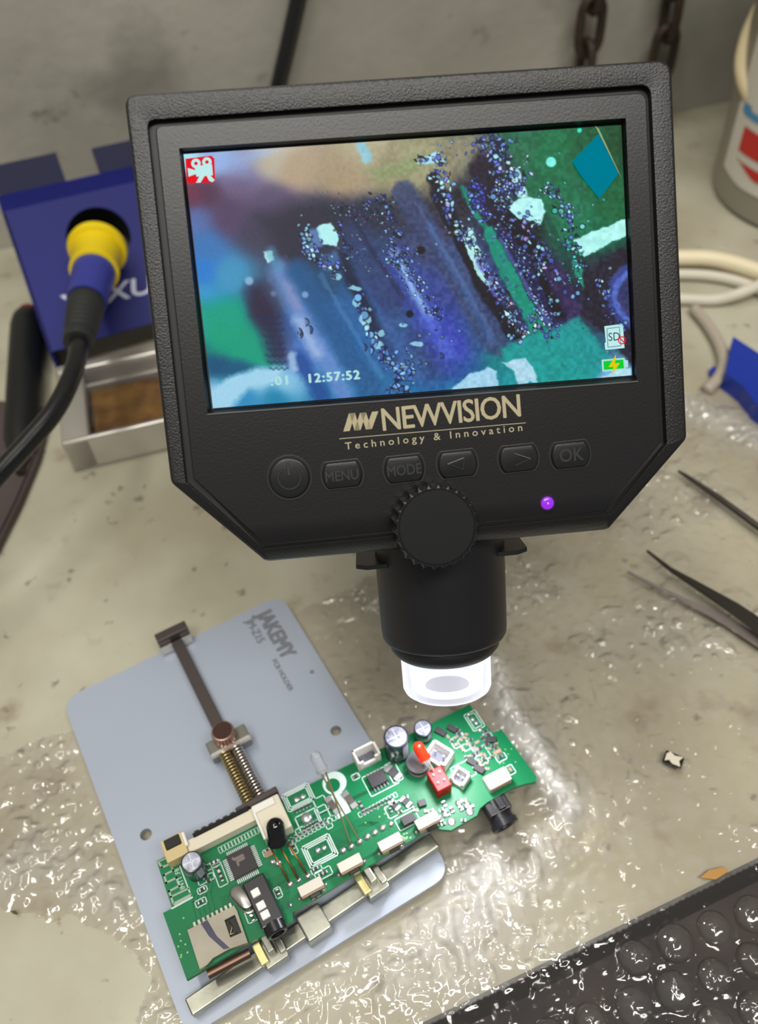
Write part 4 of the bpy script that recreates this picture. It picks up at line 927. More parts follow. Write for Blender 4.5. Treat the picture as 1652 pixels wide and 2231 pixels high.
cells(12, 15, [(780, 650), (800, 700), (815, 750)], 9, .6, [(150, 210, 235), (100, 150, 200), (60, 70, 110)]); cells(7, 16, [(850, 550), (910, 620), (950, 680)], 18, .5, [(110, 140, 230), (140, 190, 240), (80, 100, 210)]); cells(11, 17, [(840, 780), (880, 800), (870, 840)], 26, .6, [(90, 130, 210), (120, 170, 220), (60, 100, 170)])
cells(8, 18, [(910, 350), (960, 345)], 12, .5, WP); cells(8, 19, [(1320, 620), (1330, 690), (1350, 720)], 15, .35, BL); cells(7, 20, [(1240, 520), (1262, 570), (1255, 610)], 12, .5, TL_)
for pts_, wd2, c2, a2 in (([(940, 420), (1000, 540), (1052, 640)], 4, (18, 14, 26), .7), ([(1092, 520), (1140, 610), (1192, 700)], 4, (120, 140, 220), .45), ([(765, 470), (820, 560), (880, 650)], 5, (34, 36, 60), .5),
                         ([(700, 600), (770, 720), (830, 820)], 5, (90, 140, 190), .4), ([(1190, 470), (1225, 540), (1250, 610)], 6, (16, 70, 60), .6), ([(905, 440), (1000, 600), (1075, 730)], 3, (96, 110, 160), .5)):
    pseg(pts_, wd2, c2, 5, a2)
glit([(680, 440), (760, 455), (840, 470)], 14, 26, 1.5, 3.5, DK); glit([(830, 440), (870, 530), (900, 600)], 22, 36, 1.5, 4, BL); glit([(640, 500), (720, 580), (745, 620)], 20, 24, 1.5, 5, BL)
glit([(770, 480), (790, 560), (815, 600)], 12, 25, 1.5, 4, DK); glit([(780, 640), (810, 740), (830, 790)], 10, 12, 4, 10, BL); glit([(840, 540), (930, 660), (990, 760)], 18, 30, 1.5, 4, BL)
glit([(640, 690), (700, 780)], 12, 7, 3, 9, [(140, 180, 220)], .6); glit([(960, 360), (975, 440), (1000, 510)], 16, 25, 2, 6, BL); glit([(1010, 480), (1060, 570), (1130, 700)], 13, 40, 1.5, 4, BL)
glit([(1060, 300), (1090, 340), (1110, 400), (1085, 450)], 26, 40, 2, 6, BL); glit([(1085, 490), (1150, 590), (1200, 690)], 20, 50, 2, 5, BL); glit([(1150, 490), (1190, 560), (1240, 640)], 20, 40, 2, 6, BL)
glit([(1200, 420), (1245, 480), (1255, 560)], 18, 28, 2, 6, TL_); glit([(1080, 600), (1150, 700), (1110, 725)], 16, 25, 2, 5, BL); glit([(1170, 690), (1230, 690), (1180, 720)], 16, 25, 2, 6, BL)
glit([(1150, 720), (1300, 780)], 24, 22, 1, 3, TL_); glit([(1320, 590), (1330, 700), (1370, 720)], 16, 26, 2, 5, BL); glit([(900, 680), (870, 800), (960, 790)], 26, 16, 2, 6, BL, .7)
glit([(1180, 330), (1300, 470)], 34, 12, 1.5, 4, TL_); glit([(950, 330), (1040, 310)], 14, 14, 2, 6, BL); glit([(450, 700), (540, 800)], 20, 6, 2, 5, [(60, 190, 190)], .5)
over((9-np.hypot(IX-918, IY-545))/4+.5, (20, 16, 30)); over((8-np.hypot(IX-893, IY-684))/4+.5, (12, 12, 40))
IMG = 128+(IMG-128)*1.08-3
IMG += (pr_.random(IX.shape)-.5)[..., None]*9
IMG *= 1-.05*((np.arange(NX)[:, None, None] % 3) == 0)
IMG = np.clip(IMG, 0, 255)/255
LINI = np.where(IMG <= .04045, IMG/12.92, ((IMG+.055)/1.055)**2.4)
me = bpy.data.meshes.new('display'); Vd = G.reshape(-1, 3)
ii = np.arange(NX*NY).reshape(NX, NY); fcs = np.stack([ii[:-1, :-1], ii[:-1, 1:], ii[1:, 1:], ii[1:, :-1]], -1).reshape(-1, 4)
me.from_pydata(Vd.tolist(), [], fcs.tolist())
ca_ = me.color_attributes.new('picture', 'FLOAT_COLOR', 'POINT'); ca_.data.foreach_set('color', np.concatenate([LINI.reshape(-1, 3), np.ones((NX*NY, 1))], 1).astype(np.float32).ravel())
md = bpy.data.materials.new('lit_display'); md.use_nodes = True; nt = md.node_tree; bs = nt.nodes['Principled BSDF']
at_ = nt.nodes.new('ShaderNodeAttribute'); at_.attribute_name = 'picture'
nt.links.new(at_.outputs['Color'], bs.inputs['Emission Color']); bs.inputs['Emission Strength'].default_value = 1.0
bs.inputs['Base Color'].default_value = (.01, .01, .01, 1); bs.inputs['Roughness'].default_value = .5; bs.inputs['Specular IOR Level'].default_value = .1
disp = finish('display', me, md, micro, local=True, label='lit display showing a magnified green circuit board')
def em(name, rgb, st=1.):
    m = bpy.data.materials.new(name); m.use_nodes = True; nt = m.node_tree; nt.nodes.clear(); o = nt.nodes.new('ShaderNodeOutputMaterial'); e = nt.nodes.new('ShaderNodeEmission')
    e.inputs[0].default_value = (*lin(rgb), 1); e.inputs[1].default_value = st; nt.links.new(e.outputs[0], o.inputs[0]); return m
E_w, E_r, E_g, E_y, E_k, E_lg = em('screen_white', (190, 236, 236)), em('screen_red', (226, 28, 40)), em('screen_green', (20, 205, 50)), em('screen_yellow', (222, 204, 20)), em('screen_dark', (20, 50, 60)), em('screen_silver', (176, 222, 222))
def flat(mb, pts, z): mb.bm.faces.new([mb.bm.verts.new((*DP(x, y, z), z)) for x, y in pts]); return mb
def disc(mb, x, y, r, z, n=16): return flat(mb, [(x+r*math.cos(2*math.pi*k/n), y+r*math.sin(2*math.pi*k/n)) for k in range(n)], z)
def poly_part(name, polys, z, m, par=disp):
    mb = MB()
    for p in polys: flat(mb, p, z)
    return mb.build(name, m, par, local=True, recalc=False)
poly_part('recording_icon', [[(404, 346), (460, 339), (467, 345), (469, 392), (465, 397), (413, 400), (407, 396)]], .06, E_r)
mb = MB()
disc(mb, 427, 356, 10.5, .10); disc(mb, 451, 353, 10.5, .10)
for p in ([(424, 362), (462, 358), (464, 382), (428, 385)], [(409, 366), (426, 371), (427, 379), (411, 385)], [(437, 380), (448, 380), (437, 398), (427, 398)], [(448, 379), (455, 379), (468, 392), (463, 397), (456, 394)]): flat(mb, p, .10)
ic_ = mb.build('camera_symbol', E_w, disp, local=True, recalc=False)
mb = MB(); disc(mb, 427, 356, 4, .13); disc(mb, 451, 353, 4, .13); mb.build('camera_symbol_centre', E_r, disp, local=True, recalc=False)
A5 = lambda x, y: (860+x/2.95, 260+y/2.95)
poly_part('card_icon', [[A5(1348, 1330), A5(1440, 1318), A5(1470, 1345), A5(1478, 1470), A5(1355, 1482), A5(1350, 1440), A5(1358, 1430)]], .06, E_w)
mb = MB()
def fline(mb, a, b, t, z):
    a, b = np.array(a), np.array(b); d = unit(b-a); n_ = np.array([-d[1], d[0]])*t/2; flat(mb, [tuple(a+n_), tuple(b+n_), tuple(b-n_), tuple(a-n_)], z)
for a, b in (((1365, 1345), (1445, 1335)), ((1445, 1335), (1455, 1455)), ((1455, 1455), (1372, 1465)), ((1372, 1465), (1365, 1345))): fline(mb, A5(*a), A5(*b), 1.2, .10)
mb.build('card_icon_outline', E_k, disp, local=True, recalc=False)
xd, yd = RD.T @ (RD[:, 0]), np.array([0, 1., 0]); tdir = unit(np.array([*DP(1377, 817, 0), 0])-np.array([*DP(464, 889, 0), 0])); tup = np.array([-tdir[1], tdir[0], 0])
textmesh('SD', 2.6, (*DP(*A5(1373, 1425), .1), .1), tdir, tup, 'card_icon_text', E_k, disp, local=True, sx=.9)
mb = MB(); n = 18; cxy = A5(1462, 1420)
for k in range(n):
    t0, t1 = 2*math.pi*k/n, 2*math.pi*(k+1)/n
    flat(mb, [(cxy[0]+r*math.cos(t), cxy[1]+r*math.sin(t)) for r, t in ((9, t0), (9, t1), (6.4, t1), (6.4, t0))], .14)
fline(mb, (cxy[0]-6, cxy[1]-6), (cxy[0]+6, cxy[1]+6), 2.6, .14); mb.build('no_card_mark', E_r, disp, local=True, recalc=False)
poly_part('battery_icon', [[A5(1330, 1545), A5(1478, 1532), A5(1482, 1548), A5(1500, 1548), A5(1502, 1592), A5(1486, 1596), A5(1488, 1610), A5(1336, 1622)]], .06, E_lg)
poly_part('battery_level', [[A5(1342, 1555), A5(1470, 1543), A5(1476, 1600), A5(1346, 1611)]], .10, E_g)
poly_part('charging_bolt', [[A5(1424, 1510), A5(1376, 1592), A5(1408, 1590), A5(1396, 1642), A5(1448, 1566), A5(1416, 1568)]], .14, E_y)
textmesh(':01', 2.7, (*DP(590, 840, .1), .1), tdir, tup, 'clock_readout', E_lg, disp, local=True, sx=1.1, bold=.16, spacing=1.25)
textmesh('12:57:52', 2.7, (*DP(669, 834, .1), .1), tdir, tup, 'clock_readout', E_lg, disp, local=True, sx=1.06, bold=.16, spacing=1.2)
# loose film tab at the display corner
M_tab = mat('teal_film_tab', (0, 112, 132), .3, emit=(0, 112, 134), estr=0.0)
mt = bpy.data.materials.new('teal_film'); mt.use_nodes = True; nt = mt.node_tree; nt.nodes.clear(); o_ = nt.nodes.new('ShaderNodeOutputMaterial'); mx = nt.nodes.new('ShaderNodeMixShader'); t1 = nt.nodes.new('ShaderNodeBsdfTransparent'); d1_ = nt.nodes.new('ShaderNodeBsdfDiffuse')
t1.inputs[0].default_value = (.1, .6, .8, 1); d1_.inputs[0].default_value = (.0, .22, .34, 1); mx.inputs[0].default_value = .75
nt.links.new(t1.outputs[0], mx.inputs[1]); nt.links.new(d1_.outputs[0], mx.inputs[2]); nt.links.new(mx.outputs[0], o_.inputs[0])
MB().slab([np.array([*DP(*A5(x, y), .35), .35]) for x, y in ((1310, 95), (1140, 270), (1195, 360), (1315, 510), (1440, 350))], [], np.array([0, 0, .08])).build('film_tab', mt, micro, local=True, label='teal pull tab of the screen film')
MB().slab([np.array([*DP(*A5(x, y), .3), .3]) for x, y in ((1288, 42), (1312, 60), (1462, 385), (1440, 345))], [], np.array([0, 0, .08])).build('film_edge', mat('frayed_film', (140, 170, 130), .4, alpha=.6), micro, local=True)

# lettering
def face(px, py, dz=.0): return np.array([*DP(px, py), FZ+dz])
tb = unit(face(1137, 905)-face(760, 945)); tbu = np.array([-tb[1], tb[0], 0])
B6 = lambda x, y: (560+x/2.065, 820+y/2.065)
p = face(*B6(560, 245)); L = np.linalg.norm(face(*B6(1190, 190))-p)
tx = textmesh('NEWVISION', 7.1, p, tb, tbu, 'brand_lettering', M_gold, micro, local=True, extrude=.06, sx=.80, spacing=.93, bold=.10)
w0 = max(v.co.dot(Vector(tb)) for v in tx.data.vertices)/S-float(np.dot(p, tb))
for v in tx.data.vertices:
    c_ = np.array(v.co)/S; u = float(np.dot(c_-p, tb)); c_ = c_+tb*(u*L/w0-u); v.co = Vector(c_)*S
mb = MB(); zz = [(403, 247), (428, 165), (452, 243), (478, 163), (503, 238), (532, 158)]; hw_ = .62
P3 = [face(*B6(*z_), .05) for z_ in zz]
for i in range(5):
    a_1, b_1 = P3[i], P3[i+1]; wdt = tb*hw_*(1.15 if i % 2 == 0 else 1.0)
    mb.bm.faces.new([mb.bm.verts.new(q_) for q_ in (a_1-wdt, a_1+wdt, b_1+wdt, b_1-wdt)])
mb.build('brand_emblem', M_gold, micro, local=True, recalc=False)
a_1, b_1 = face(*B6(370, 281), .05), face(*B6(1210, 209), .05)
mb = MB(); wdt = tbu*.08; mb.bm.faces.new([mb.bm.verts.new(q_) for q_ in (a_1-wdt, b_1-wdt, b_1+wdt, a_1+wdt)]); mb.build('brand_underline', M_gold, micro, local=True, recalc=False)
p = face(*B6(398, 330)); L = np.linalg.norm(face(*B6(1196, 262))-p)
tx = textmesh('Technology & Innovation', 2.3, p, tb, tbu, 'brand_tagline', M_gold, micro, local=True, extrude=.06, spacing=1.55, offset=.008)
w0 = max(v.co.dot(Vector(tb)) for v in tx.data.vertices)/S-float(np.dot(p, tb))
for v in tx.data.vertices:
    c_ = np.array(v.co)/S; u = float(np.dot(c_-p, tb)); c_ = c_+tb*(u*L/w0-u); v.co = Vector(c_)*S
# buttons
RBt = np.column_stack([tb, tbu, Z3])
def button(px, py, kind, label):
    c = face(px, py)
    if kind == 'round': prof2 = [np.array([5.0*math.cos(t), 5.0*math.sin(t)]) for t in np.linspace(0, 2*math.pi, 37)[:-1]]
    else:
        prof2 = []
        for sgn, rng_ in ((1, np.linspace(-.74, .74, 10)), (-1, np.linspace(math.pi-.74, math.pi+.74, 10))):
            for t in rng_: prof2.append(np.array([4.9*math.cos(t), 4.9*math.sin(t)*1.0]))
        prof2 = [np.array([q_[0], max(-3.15, min(3.15, q_[1]))]) for q_ in prof2]
    lo_ = lambda s_, z_: [c+tb*q_[0]*s_+tbu*q_[1]*s_+np.array([0, 0, z_]) for q_ in prof2]
    MB().loops([lo_(1.04, .03), lo_(1.0, .05)], False).build('button_rim', M_blk, micro, local=True)
    MB().loops([lo_(1.0, .05), lo_(.93, .04), lo_(.91, -.02)], True).build('button_well', M_deep, micro, local=True)
    o = MB().loops([lo_(.89, -.2), lo_(.89, .45), lo_(.86, .62), lo_(.80, .68)], True).build('button', M_blk, micro, local=True, smooth=True, label=label)
    return c, o
M_emb = mat('embossed_black', (46, 46, 48), .38, spec=.4)
def emboss_text(txt, px, py, size, sx, o):
    t = textmesh(txt, size, face(px, py, .62), tb, tbu, 'button_legend', M_emb, o, local=True, extrude=.12, sx=sx, align='CENTER', offset=.012)
c, o = button(631, 1041, 'round', 'round power button')
mb = MB(); cc2 = c+np.array([0, 0, .74])
mb.tube([cc2+2.5*(tb*math.cos(t)+tbu*math.sin(t)) for t in np.linspace(math.pi/2+.45, 2.5*math.pi-.45, 26)], .2, 6)
mb.box(cc2+tbu*2.0, (.75, 3.0, .3), RBt, .1); mb.build('power_symbol', M_emb, o, local=True, smooth=True)
c, o = button(746, 1034, 'pill', 'menu button'); emboss_text('MENU', 746, 1046, 3.3, .84, o)
c, o = button(881, 1022, 'pill', 'mode button'); emboss_text('MODE', 881, 1034, 3.3, .84, o)
c, o = button(997, 1011, 'pill', 'left arrow button')
mb = MB(); T = [face(974, 1011, .75), face(1010, 997, .75), face(1008, 1022, .75)]; mb.tube([T[0]*(1-k)+T[1]*k for k in (0, 1)], .17, 5); mb.tube([T[1], T[2]], .17, 5); mb.tube([T[2], T[0]], .17, 5); mb.build('arrow_symbol', M_emb, o, local=True)
c, o = button(1130, 999, 'pill', 'right arrow button')
mb = MB(); T = [face(1119, 988, .75), face(1155, 999, .75), face(1121, 1014, .75)]; mb.tube([T[0], T[1]], .17, 5); mb.tube([T[1], T[2]], .17, 5); mb.build('arrow_symbol', M_emb, o, local=True)
c, o = button(1243, 991, 'pill', 'ok button'); emboss_text('OK', 1244, 1004, 4.2, .9, o)
# status light
c = face(1193, 1096)
MB().lathe(c, [0, 0, 1], [(2.0, -.1), (2.0, .08), (1.65, .1), (1.6, -.1)], 24, cap=False).build('lamp_rim', M_blk, micro, local=True, smooth=True)
MB().lathe(c, [0, 0, 1], [(1.55, -.1), (1.5, .25), (1.1, .45), (.5, .55), (.001, .57)], 24, cap=False).build('status_lamp', mat('violet_lamp', (110, 40, 170), .2, emit=(140, 30, 215), estr=.65), micro, local=True, smooth='all', label='violet status lamp')
MB().lathe(c+[0, 0, .5], [0, 0, 1], [(.25, 0), (.2, .15), (.001, .18)], 12, cap=False).build('lamp_die', mat('violet_bright', (190, 120, 250), .2, emit=(200, 120, 255), estr=1.), micro, local=True)
# focus knob
KZ = FZ+8.0; kc = np.array([*DP(952, 1149, KZ), 0.]); kr = np.linalg.norm(np.array(DP(1048, 1149, KZ))-np.array(DP(952, 1149, KZ)))
NT = 26; sc1 = lambda r, th: r-(.55*max(0, math.cos(NT*th))**1.0 if r > kr*.93 else 0)*(1 if math.cos(NT*th) > 0 else 0)
def sc2(r, th):
    if r < kr*.93: return r
    return r-.75*abs(math.cos(NT*th/2))**.8+.0
prof = [(kr*.96, FZ+1.0), (kr, FZ+1.5), (kr, KZ-.9), (kr*.975, KZ-.3), (kr*.90, KZ), (kr*.875, KZ), (kr*.865, KZ-.25), (kr*.85, KZ-.25), (kr*.84, KZ+.02), (.001, KZ+.02)]
MB().lathe(kc, [0, 0, 1], prof, NT*8, scallop=sc2, cap=False).build('focus_knob', M_blk, micro, local=True, smooth=True)
MB().cyl(kc+[0, 0, -5], kc+[0, 0, FZ+1.2], kr*.5, n=24).build('knob_shaft', M_blk, micro, local=True)

# lens tube : its own axis, hung below the housing
TUa = unit(CM @ np.array([.339, -4.7, -1.0]))                    # axis, pointing to the table
tubeD = 225.0
t0 = at(960, 1240, tubeD); t_ax = TUa
def depth_of(p): return -(CM.T @ (np.array(p)-CP))[2]
rt_ = 140.0*tubeD/F
def LT(h): return t0+t_ax*h
# find distances along the axis from the photograph's rims
def h_at(y_img):
    lo_, hi_ = -20., 120.
    for _ in range(50):
        m_ = (lo_+hi_)/2
        if project(LT(m_))[1] < y_img: lo_ = m_
        else: hi_ = m_
    return lo_
def h_arc(y_img, rpx):
    '''distance along the axis at which a rim of that apparent half width has its lowest point at y_img'''
    lo_, hi_ = -20., 140.
    a_0 = unit(np.cross(t_ax, [1, 0, 0])); b_0 = np.cross(t_ax, a_0)
    for _ in range(40):
        m_ = (lo_+hi_)/2; c_ = LT(m_); r_ = rpx*depth_of(c_)/F
        ym = max(project(c_+r_*(math.cos(t)*a_0+math.sin(t)*b_0))[1] for t in np.linspace(0, 6.28, 24))
        if ym < y_img: lo_ = m_
        else: hi_ = m_
    return lo_
h1_, h2_, h3_, h4_ = h_arc(1434, 133), h_arc(1442, 119.5), h_arc(1459, 102), h_arc(1538, 95)
r1 = 134.5*depth_of(LT(h1_))/F; r2 = 119.5*depth_of(LT(h2_))/F; r3 = 97.5*depth_of(LT(h3_))/F; r4 = 95.5*depth_of(LT(h4_))/F
lens = MB().lathe(t0, t_ax, [(rt_*1.0, -14), (rt_, 0), (r1*1.01, h1_-3), (r1, h1_-1.2), (r1*.97, h1_-.3), (r1*.93, h1_), (r2*.98, h1_+.1)], 64).build('lens_tube', M_tube, micro, smooth=True)
MB().lathe(t0, t_ax, [(r2*.99, h1_+.4), (r2, h1_+1.0), (r2*.985, h3_-2.2), (r3*1.1, h3_-.6), (r3*1.03, h3_)], 64).build('lens_ring', M_tube, micro, smooth=True)
mcap = bpy.data.materials.new('lit_clear_cap'); mcap.use_nodes = True; nt = mcap.node_tree; nt.nodes.clear(); o_ = nt.nodes.new('ShaderNodeOutputMaterial')
a1_ = nt.nodes.new('ShaderNodeMixShader'); a2_ = nt.nodes.new('ShaderNodeMixShader'); tt_ = nt.nodes.new('ShaderNodeBsdfTransparent'); ee = nt.nodes.new('ShaderNodeEmission'); gg = nt.nodes.new('ShaderNodeBsdfGlossy'); lw = nt.nodes.new('ShaderNodeLayerWeight')
ee.inputs[0].default_value = (.86, .87, 1, 1); ee.inputs[1].default_value = 1.4; gg.inputs['Roughness'].default_value = .05; lw.inputs[0].default_value = .35
rp = nt.nodes.new('ShaderNodeMapRange'); rp.inputs['To Min'].default_value = .25; rp.inputs['To Max'].default_value = .95; nt.links.new(lw.outputs['Facing'], rp.inputs[0])
nt.links.new(rp.outputs[0], a1_.inputs[0]); nt.links.new(tt_.outputs[0], a1_.inputs[1]); nt.links.new(ee.outputs[0], a1_.inputs[2]); a2_.inputs[0].default_value = .08
nt.links.new(a1_.outputs[0], a2_.inputs[1]); nt.links.new(gg.outputs[0], a2_.inputs[2]); nt.links.new(a2_.outputs[0], o_.inputs[0])
cap = MB().lathe(t0, t_ax, [(r3, h3_-2.6), (r3, h3_+.4), (r4*1.0, h4_-1.0), (r4*.96, h4_), (r4*.88, h4_+.7), (r4*.8, h4_+.75), (r4*.8, h4_-.2), (r3*.88, h3_-2.2)], 64, cap=False).build('clear_lens_cap', mcap, micro, smooth=True, label='glowing clear lens cap')
E_led, E_soft = em('led_light', (250, 250, 255), 3.0), em('cap_rim_glow', (228, 228, 252), 1.7)
MB().lathe(t0, t_ax, [(r3*.86, h3_-2.8), (r3*.86, h3_-1.0), (r3*.5, h3_-.9), (r3*.5, h3_-2.8)], 48, cap=False).build('led_ring', E_led, micro, smooth=True)
MB().lathe(t0, t_ax, [(r3*.48, h3_-2.8), (r3*.46, h3_+1.6), (r3*.3, h3_+2.2), (.001, h3_+2.2)], 40, cap=False).build('front_lens', mat('lens_glass', (200, 200, 225), .2), micro, smooth=True)
MB().lathe(t0, t_ax, [(r4*.78, h4_-1.6), (r4*.55, h4_-1.4), (r4*.5, h4_-.9), (r4*.78, h4_-.6)], 48, cap=False).build('rim_glow_ring', E_soft, micro, smooth=True)  # added glowing ring, paints the bright lower rim of the cap
# flat mounting plate between housing and tube
pp = [at(776, 1228, 217), at(800, 1237, 199), at(1110, 1208, 199), at(1147, 1190, 217)]
bx_ = unit(at(1147, 1190, 217)-at(776, 1228, 217)); bnv = unit(np.cross(bx_, t_ax)); 
if np.dot(bnv, RD[:, 2]) < 0: bnv = -bnv
m0 = at(962, 1211, 217)
MB().slab([m0+bx_*x+bnv*y for x, y in ((-21.4, 0), (-18.6, 2.2), (18.6, 2.2), (21.4, 0), (21.4, -26), (-21.4, -26))], [], t_ax*1.1).build('mounting_plate', M_tube, micro)
# light of the lens
sp = bpy.data.lights.new('lens_led_light', 'SPOT'); sp.energy = .18; sp.spot_size = math.radians(120); sp.spot_blend = .8; sp.shadow_soft_size = .006; sp.color = (.93, .94, 1)
so_ = bpy.data.objects.new('lens_led_light', sp); COL.objects.link(so_); so_.location = Vector(LT(h4_+1.2))*S
so_.rotation_euler = Vector(t_ax).to_track_quat('-Z', 'Y').to_euler()
print('lens tip', LT(h4_), 'tube r', rt_, r1, r2, r3, r4, 'axis', t_ax, 'TD', TD)

# stand behind the housing (it carries the microscope)
ft = W(960, 800, 0)+[0, 0, .15]; arm0 = TD-RD[:, 2]*15+RD[:, 1]*(-6); topz = 118.0
st = MB().cyl(ft+[0, 0, 6], ft+[0, 0, topz], 6, n=24).build('stand_post', M_tube, micro, smooth=True)
MB().lathe(ft+[0, 0, .0], Z3, [(30, 0), (30, 5), (28, 6.5), (8, 7.5)], 40).build('stand_foot', M_tube, micro, smooth=True)
MB().cyl(np.array([ft[0], ft[1], topz-8]), arm0, 4.5, n=20).build('stand_arm', M_tube, micro, smooth=True)
print('foot', ft, project(ft+[30, 0, 0]), project(ft-[30, 0, 0]), project(ft-[0, 30, 0]), project(ft+[0, 0, topz]), 'arm', arm0, project(arm0))

# ================================================================== soldering iron holder (left, behind)
# tray on the table
tf0, tf1 = W(165, 1030), W(357, 985); tu = unit(tf1-tf0); tn_ = np.array([-tu[1], tu[0], 0]); RT = np.column_stack([tu, tn_, Z3])
TH = 17.0
tb0 = W(130, 968, TH)
hold2 = thing('soldering_iron_holder', 'blue metal soldering iron holder with a silver sponge tray, left of the microscope', 'soldering stand', tf0+tu*30+tn_*30)
q = W(185, 785, TH)-tf0; tdep = float(np.dot(q, tn_)); twid = 66.0
def TP(u, v, z): return tf0+tu*u+tn_*v+np.array([0, 0, z])
u0 = float(np.dot(W(140, 968, TH)-tf0, tu))
q2 = W(188, 832, TH*.8)-tf0; iu0, iv1 = float(np.dot(q2, tu)), float(np.dot(q2, tn_))
ou = min(0, u0)-.5
trb = MB()
trb.box(TP(ou+twid/2, tdep/2, 1), (twid, tdep, 2), RT, .3)
trb.box(TP(ou+twid/2, 1.1, TH/2), (twid, 2.2, TH), RT, .7, 3)
trb.box(TP(ou+twid/2, tdep-2.5, TH/2), (twid, 5.0, TH), RT, .8, 3)
trb.box(TP(ou+5.5, tdep/2, TH/2-.3), (11, tdep, TH-.6), RT, .8, 3)
trb.box(TP(ou+twid-4, tdep/2, TH/2-.3), (8, tdep, TH-.6), RT, .8, 3)
trb.box(TP(ou+twid/2, tdep-12, TH/2-2), (twid-10, 1.6, TH-4), RT, .5, 2)
trb.build('sponge_tray', M_tray, hold2, smooth=True)
MB().box(TP(ou+11.5+(twid-19)/2, (4.5+tdep-15)/2, 7), (twid-21, tdep-18.5, 9.5), RT, .9, 2).build('sponge', M_sponge, label='brown damp sponge lying in the silver tray', cat='sponge')
# blue panel leaning back, rising from behind the tray
pb0 = W(107, 768, TH); pb1 = W(325, 706, TH); pbu = unit(pb1-pb0)
back = np.array([-pbu[1], pbu[0], 0]); pbn_up = unit(back*math.cos(math.radians(38))+Z3*math.sin(math.radians(38)))     # up the panel
pn2 = unit(np.cross(pbu, pbn_up))
if np.dot(pn2, CP-pb0) < 0: pn2 = -pn2
def PP(px, py, off=0.): return onplane(px, py, pb0+pn2*off, pn2)
tlp, trp = PP(4, 462), PP(290, 397)
right = pb0+pbu*95; rt2 = tlp+unit(trp-tlp)*130
hcen = PP(215, 520); 
def ell(c, r, n=36): return circ(c, r, n, pbu, pbn_up)
hr_ = np.linalg.norm(PP(285, 510)-PP(146, 530))/2
MB().slab([pb0, pb0+pbu*105, rt2, tlp], [ell(PP(215, 517), hr_)], -pn2*1.6).build('front_panel', M_blue, hold2)
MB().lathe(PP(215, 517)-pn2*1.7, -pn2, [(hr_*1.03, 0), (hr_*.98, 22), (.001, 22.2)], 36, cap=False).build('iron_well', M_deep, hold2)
# top fold and ears
fold = [tlp, rt2, rt2+back*9+Z3*3, tlp+back*9+Z3*3]
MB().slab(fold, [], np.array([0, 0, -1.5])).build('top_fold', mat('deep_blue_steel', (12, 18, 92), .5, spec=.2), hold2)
tl3 = tlp+back*9+Z3*3; eu = unit(rt2-tlp); up_ = unit(back*.55+Z3*.85)
def ear(x0, x1, h):
    k = tl3+eu*x0; l_ = tl3+eu*x1
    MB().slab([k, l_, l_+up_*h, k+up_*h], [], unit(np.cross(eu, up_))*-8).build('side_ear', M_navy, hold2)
ed_ = np.linalg.norm(onplane(150, 420, tl3, unit(np.cross(eu, up_)))-tl3)
ear(1, ed_, 12.5); 
p_ = onplane(225, 400, tl3, unit(np.cross(eu, up_))); x2_ = float(np.dot(p_-tl3, eu)); ear(x2_, x2_+45, 11)
# side cheeks down to the table so that it stands
MB().slab([pb0, tlp, np.array([*(tlp+back*10)[:2], 0]), np.array([*pb0[:2], 0])+back*2], [], pbu*1.5).build('side_cheek', M_blue, hold2)
MB().slab([pb0+pbu*103, rt2-pbu*3, np.array([*(rt2+back*10)[:2], 0]), np.array([*(pb0+pbu*103)[:2], 0])+back*2], [], pbu*1.5).build('side_cheek', M_blue, hold2)
# maker's lettering on the panel
ta, tb_ = PP(133, 684, .1), PP(318, 640, .1); td_ = unit(tb_-ta)
textmesh('YAXUN', 11.5, ta, td_, unit(np.cross(pn2, td_)), 'panel_lettering', mat('pale_paint', (186, 188, 212), .5), hold2, extrude=.1, sx=1.36, bold=.3, shear=.2)
# soldering iron : yellow flange, blue sleeve, strain relief, cable
dp_ = depth_of(hcen)
iron = thing('soldering_iron', 'soldering iron with yellow collar, blue sleeve and black cable resting in the blue holder', 'soldering iron', at(212, 522, dp_-4))
i0, i1, i2, i3, i4 = at(213, 540, dp_-17), at(205, 594, dp_-30), at(197, 622, dp_-37), at(190, 652, dp_-43), at(170, 748, dp_-66)
rpx = lambda px_, d_: px_*d_/F
ax_ = unit(i1-i0); L1 = np.linalg.norm(i1-i0)
MB().cyl(i0-ax_*3, PP(215, 517)-pn2*16, rpx(26, dp_), rpx(18, dp_), 20).build('barrel', M_tool, iron, smooth=True)
MB().lathe(i0-ax_*8, ax_, [(rpx(28, dp_), 4), (rpx(40, dp_), 6), (rpx(58, dp_), 7), (rpx(61, dp_), 9.5), (rpx(58, dp_), 11), (rpx(51, dp_-10), 11.6), (rpx(50, dp_-24), L1+4), (rpx(52, dp_-24), L1+5), (rpx(52, dp_-24), L1+7.6), (rpx(47, dp_-24), L1+8)], 44).build('yellow_collar', M_yel, iron, smooth=True)
MB().cyl(i1-ax_*1, i3+unit(i3-i1)*2, rpx(46, dp_-26), rpx(42, dp_-40), 36).build('blue_sleeve', M_bsleeve, iron, smooth=True)
a4 = unit(i4-i3); L4 = np.linalg.norm(i4-i3); pf = [(rpx(30, dp_-40), 0), (rpx(38, dp_-41), 2), (rpx(39, dp_-44), 7)]
for k in range(6): pf += [(rpx(38-k, dp_-45), 10+k*3), (rpx(35.5-k, dp_-46), 11+k*3), (rpx(35.5-k, dp_-46), 12+k*3), (rpx(37.5-k, dp_-46), 12.6+k*3)]
pf += [(rpx(33, dp_-60), L4-1.5), (rpx(31, dp_-62), L4)]
MB().lathe(i3, a4, pf, 36).build('strain_relief', M_rub, iron, smooth=True)
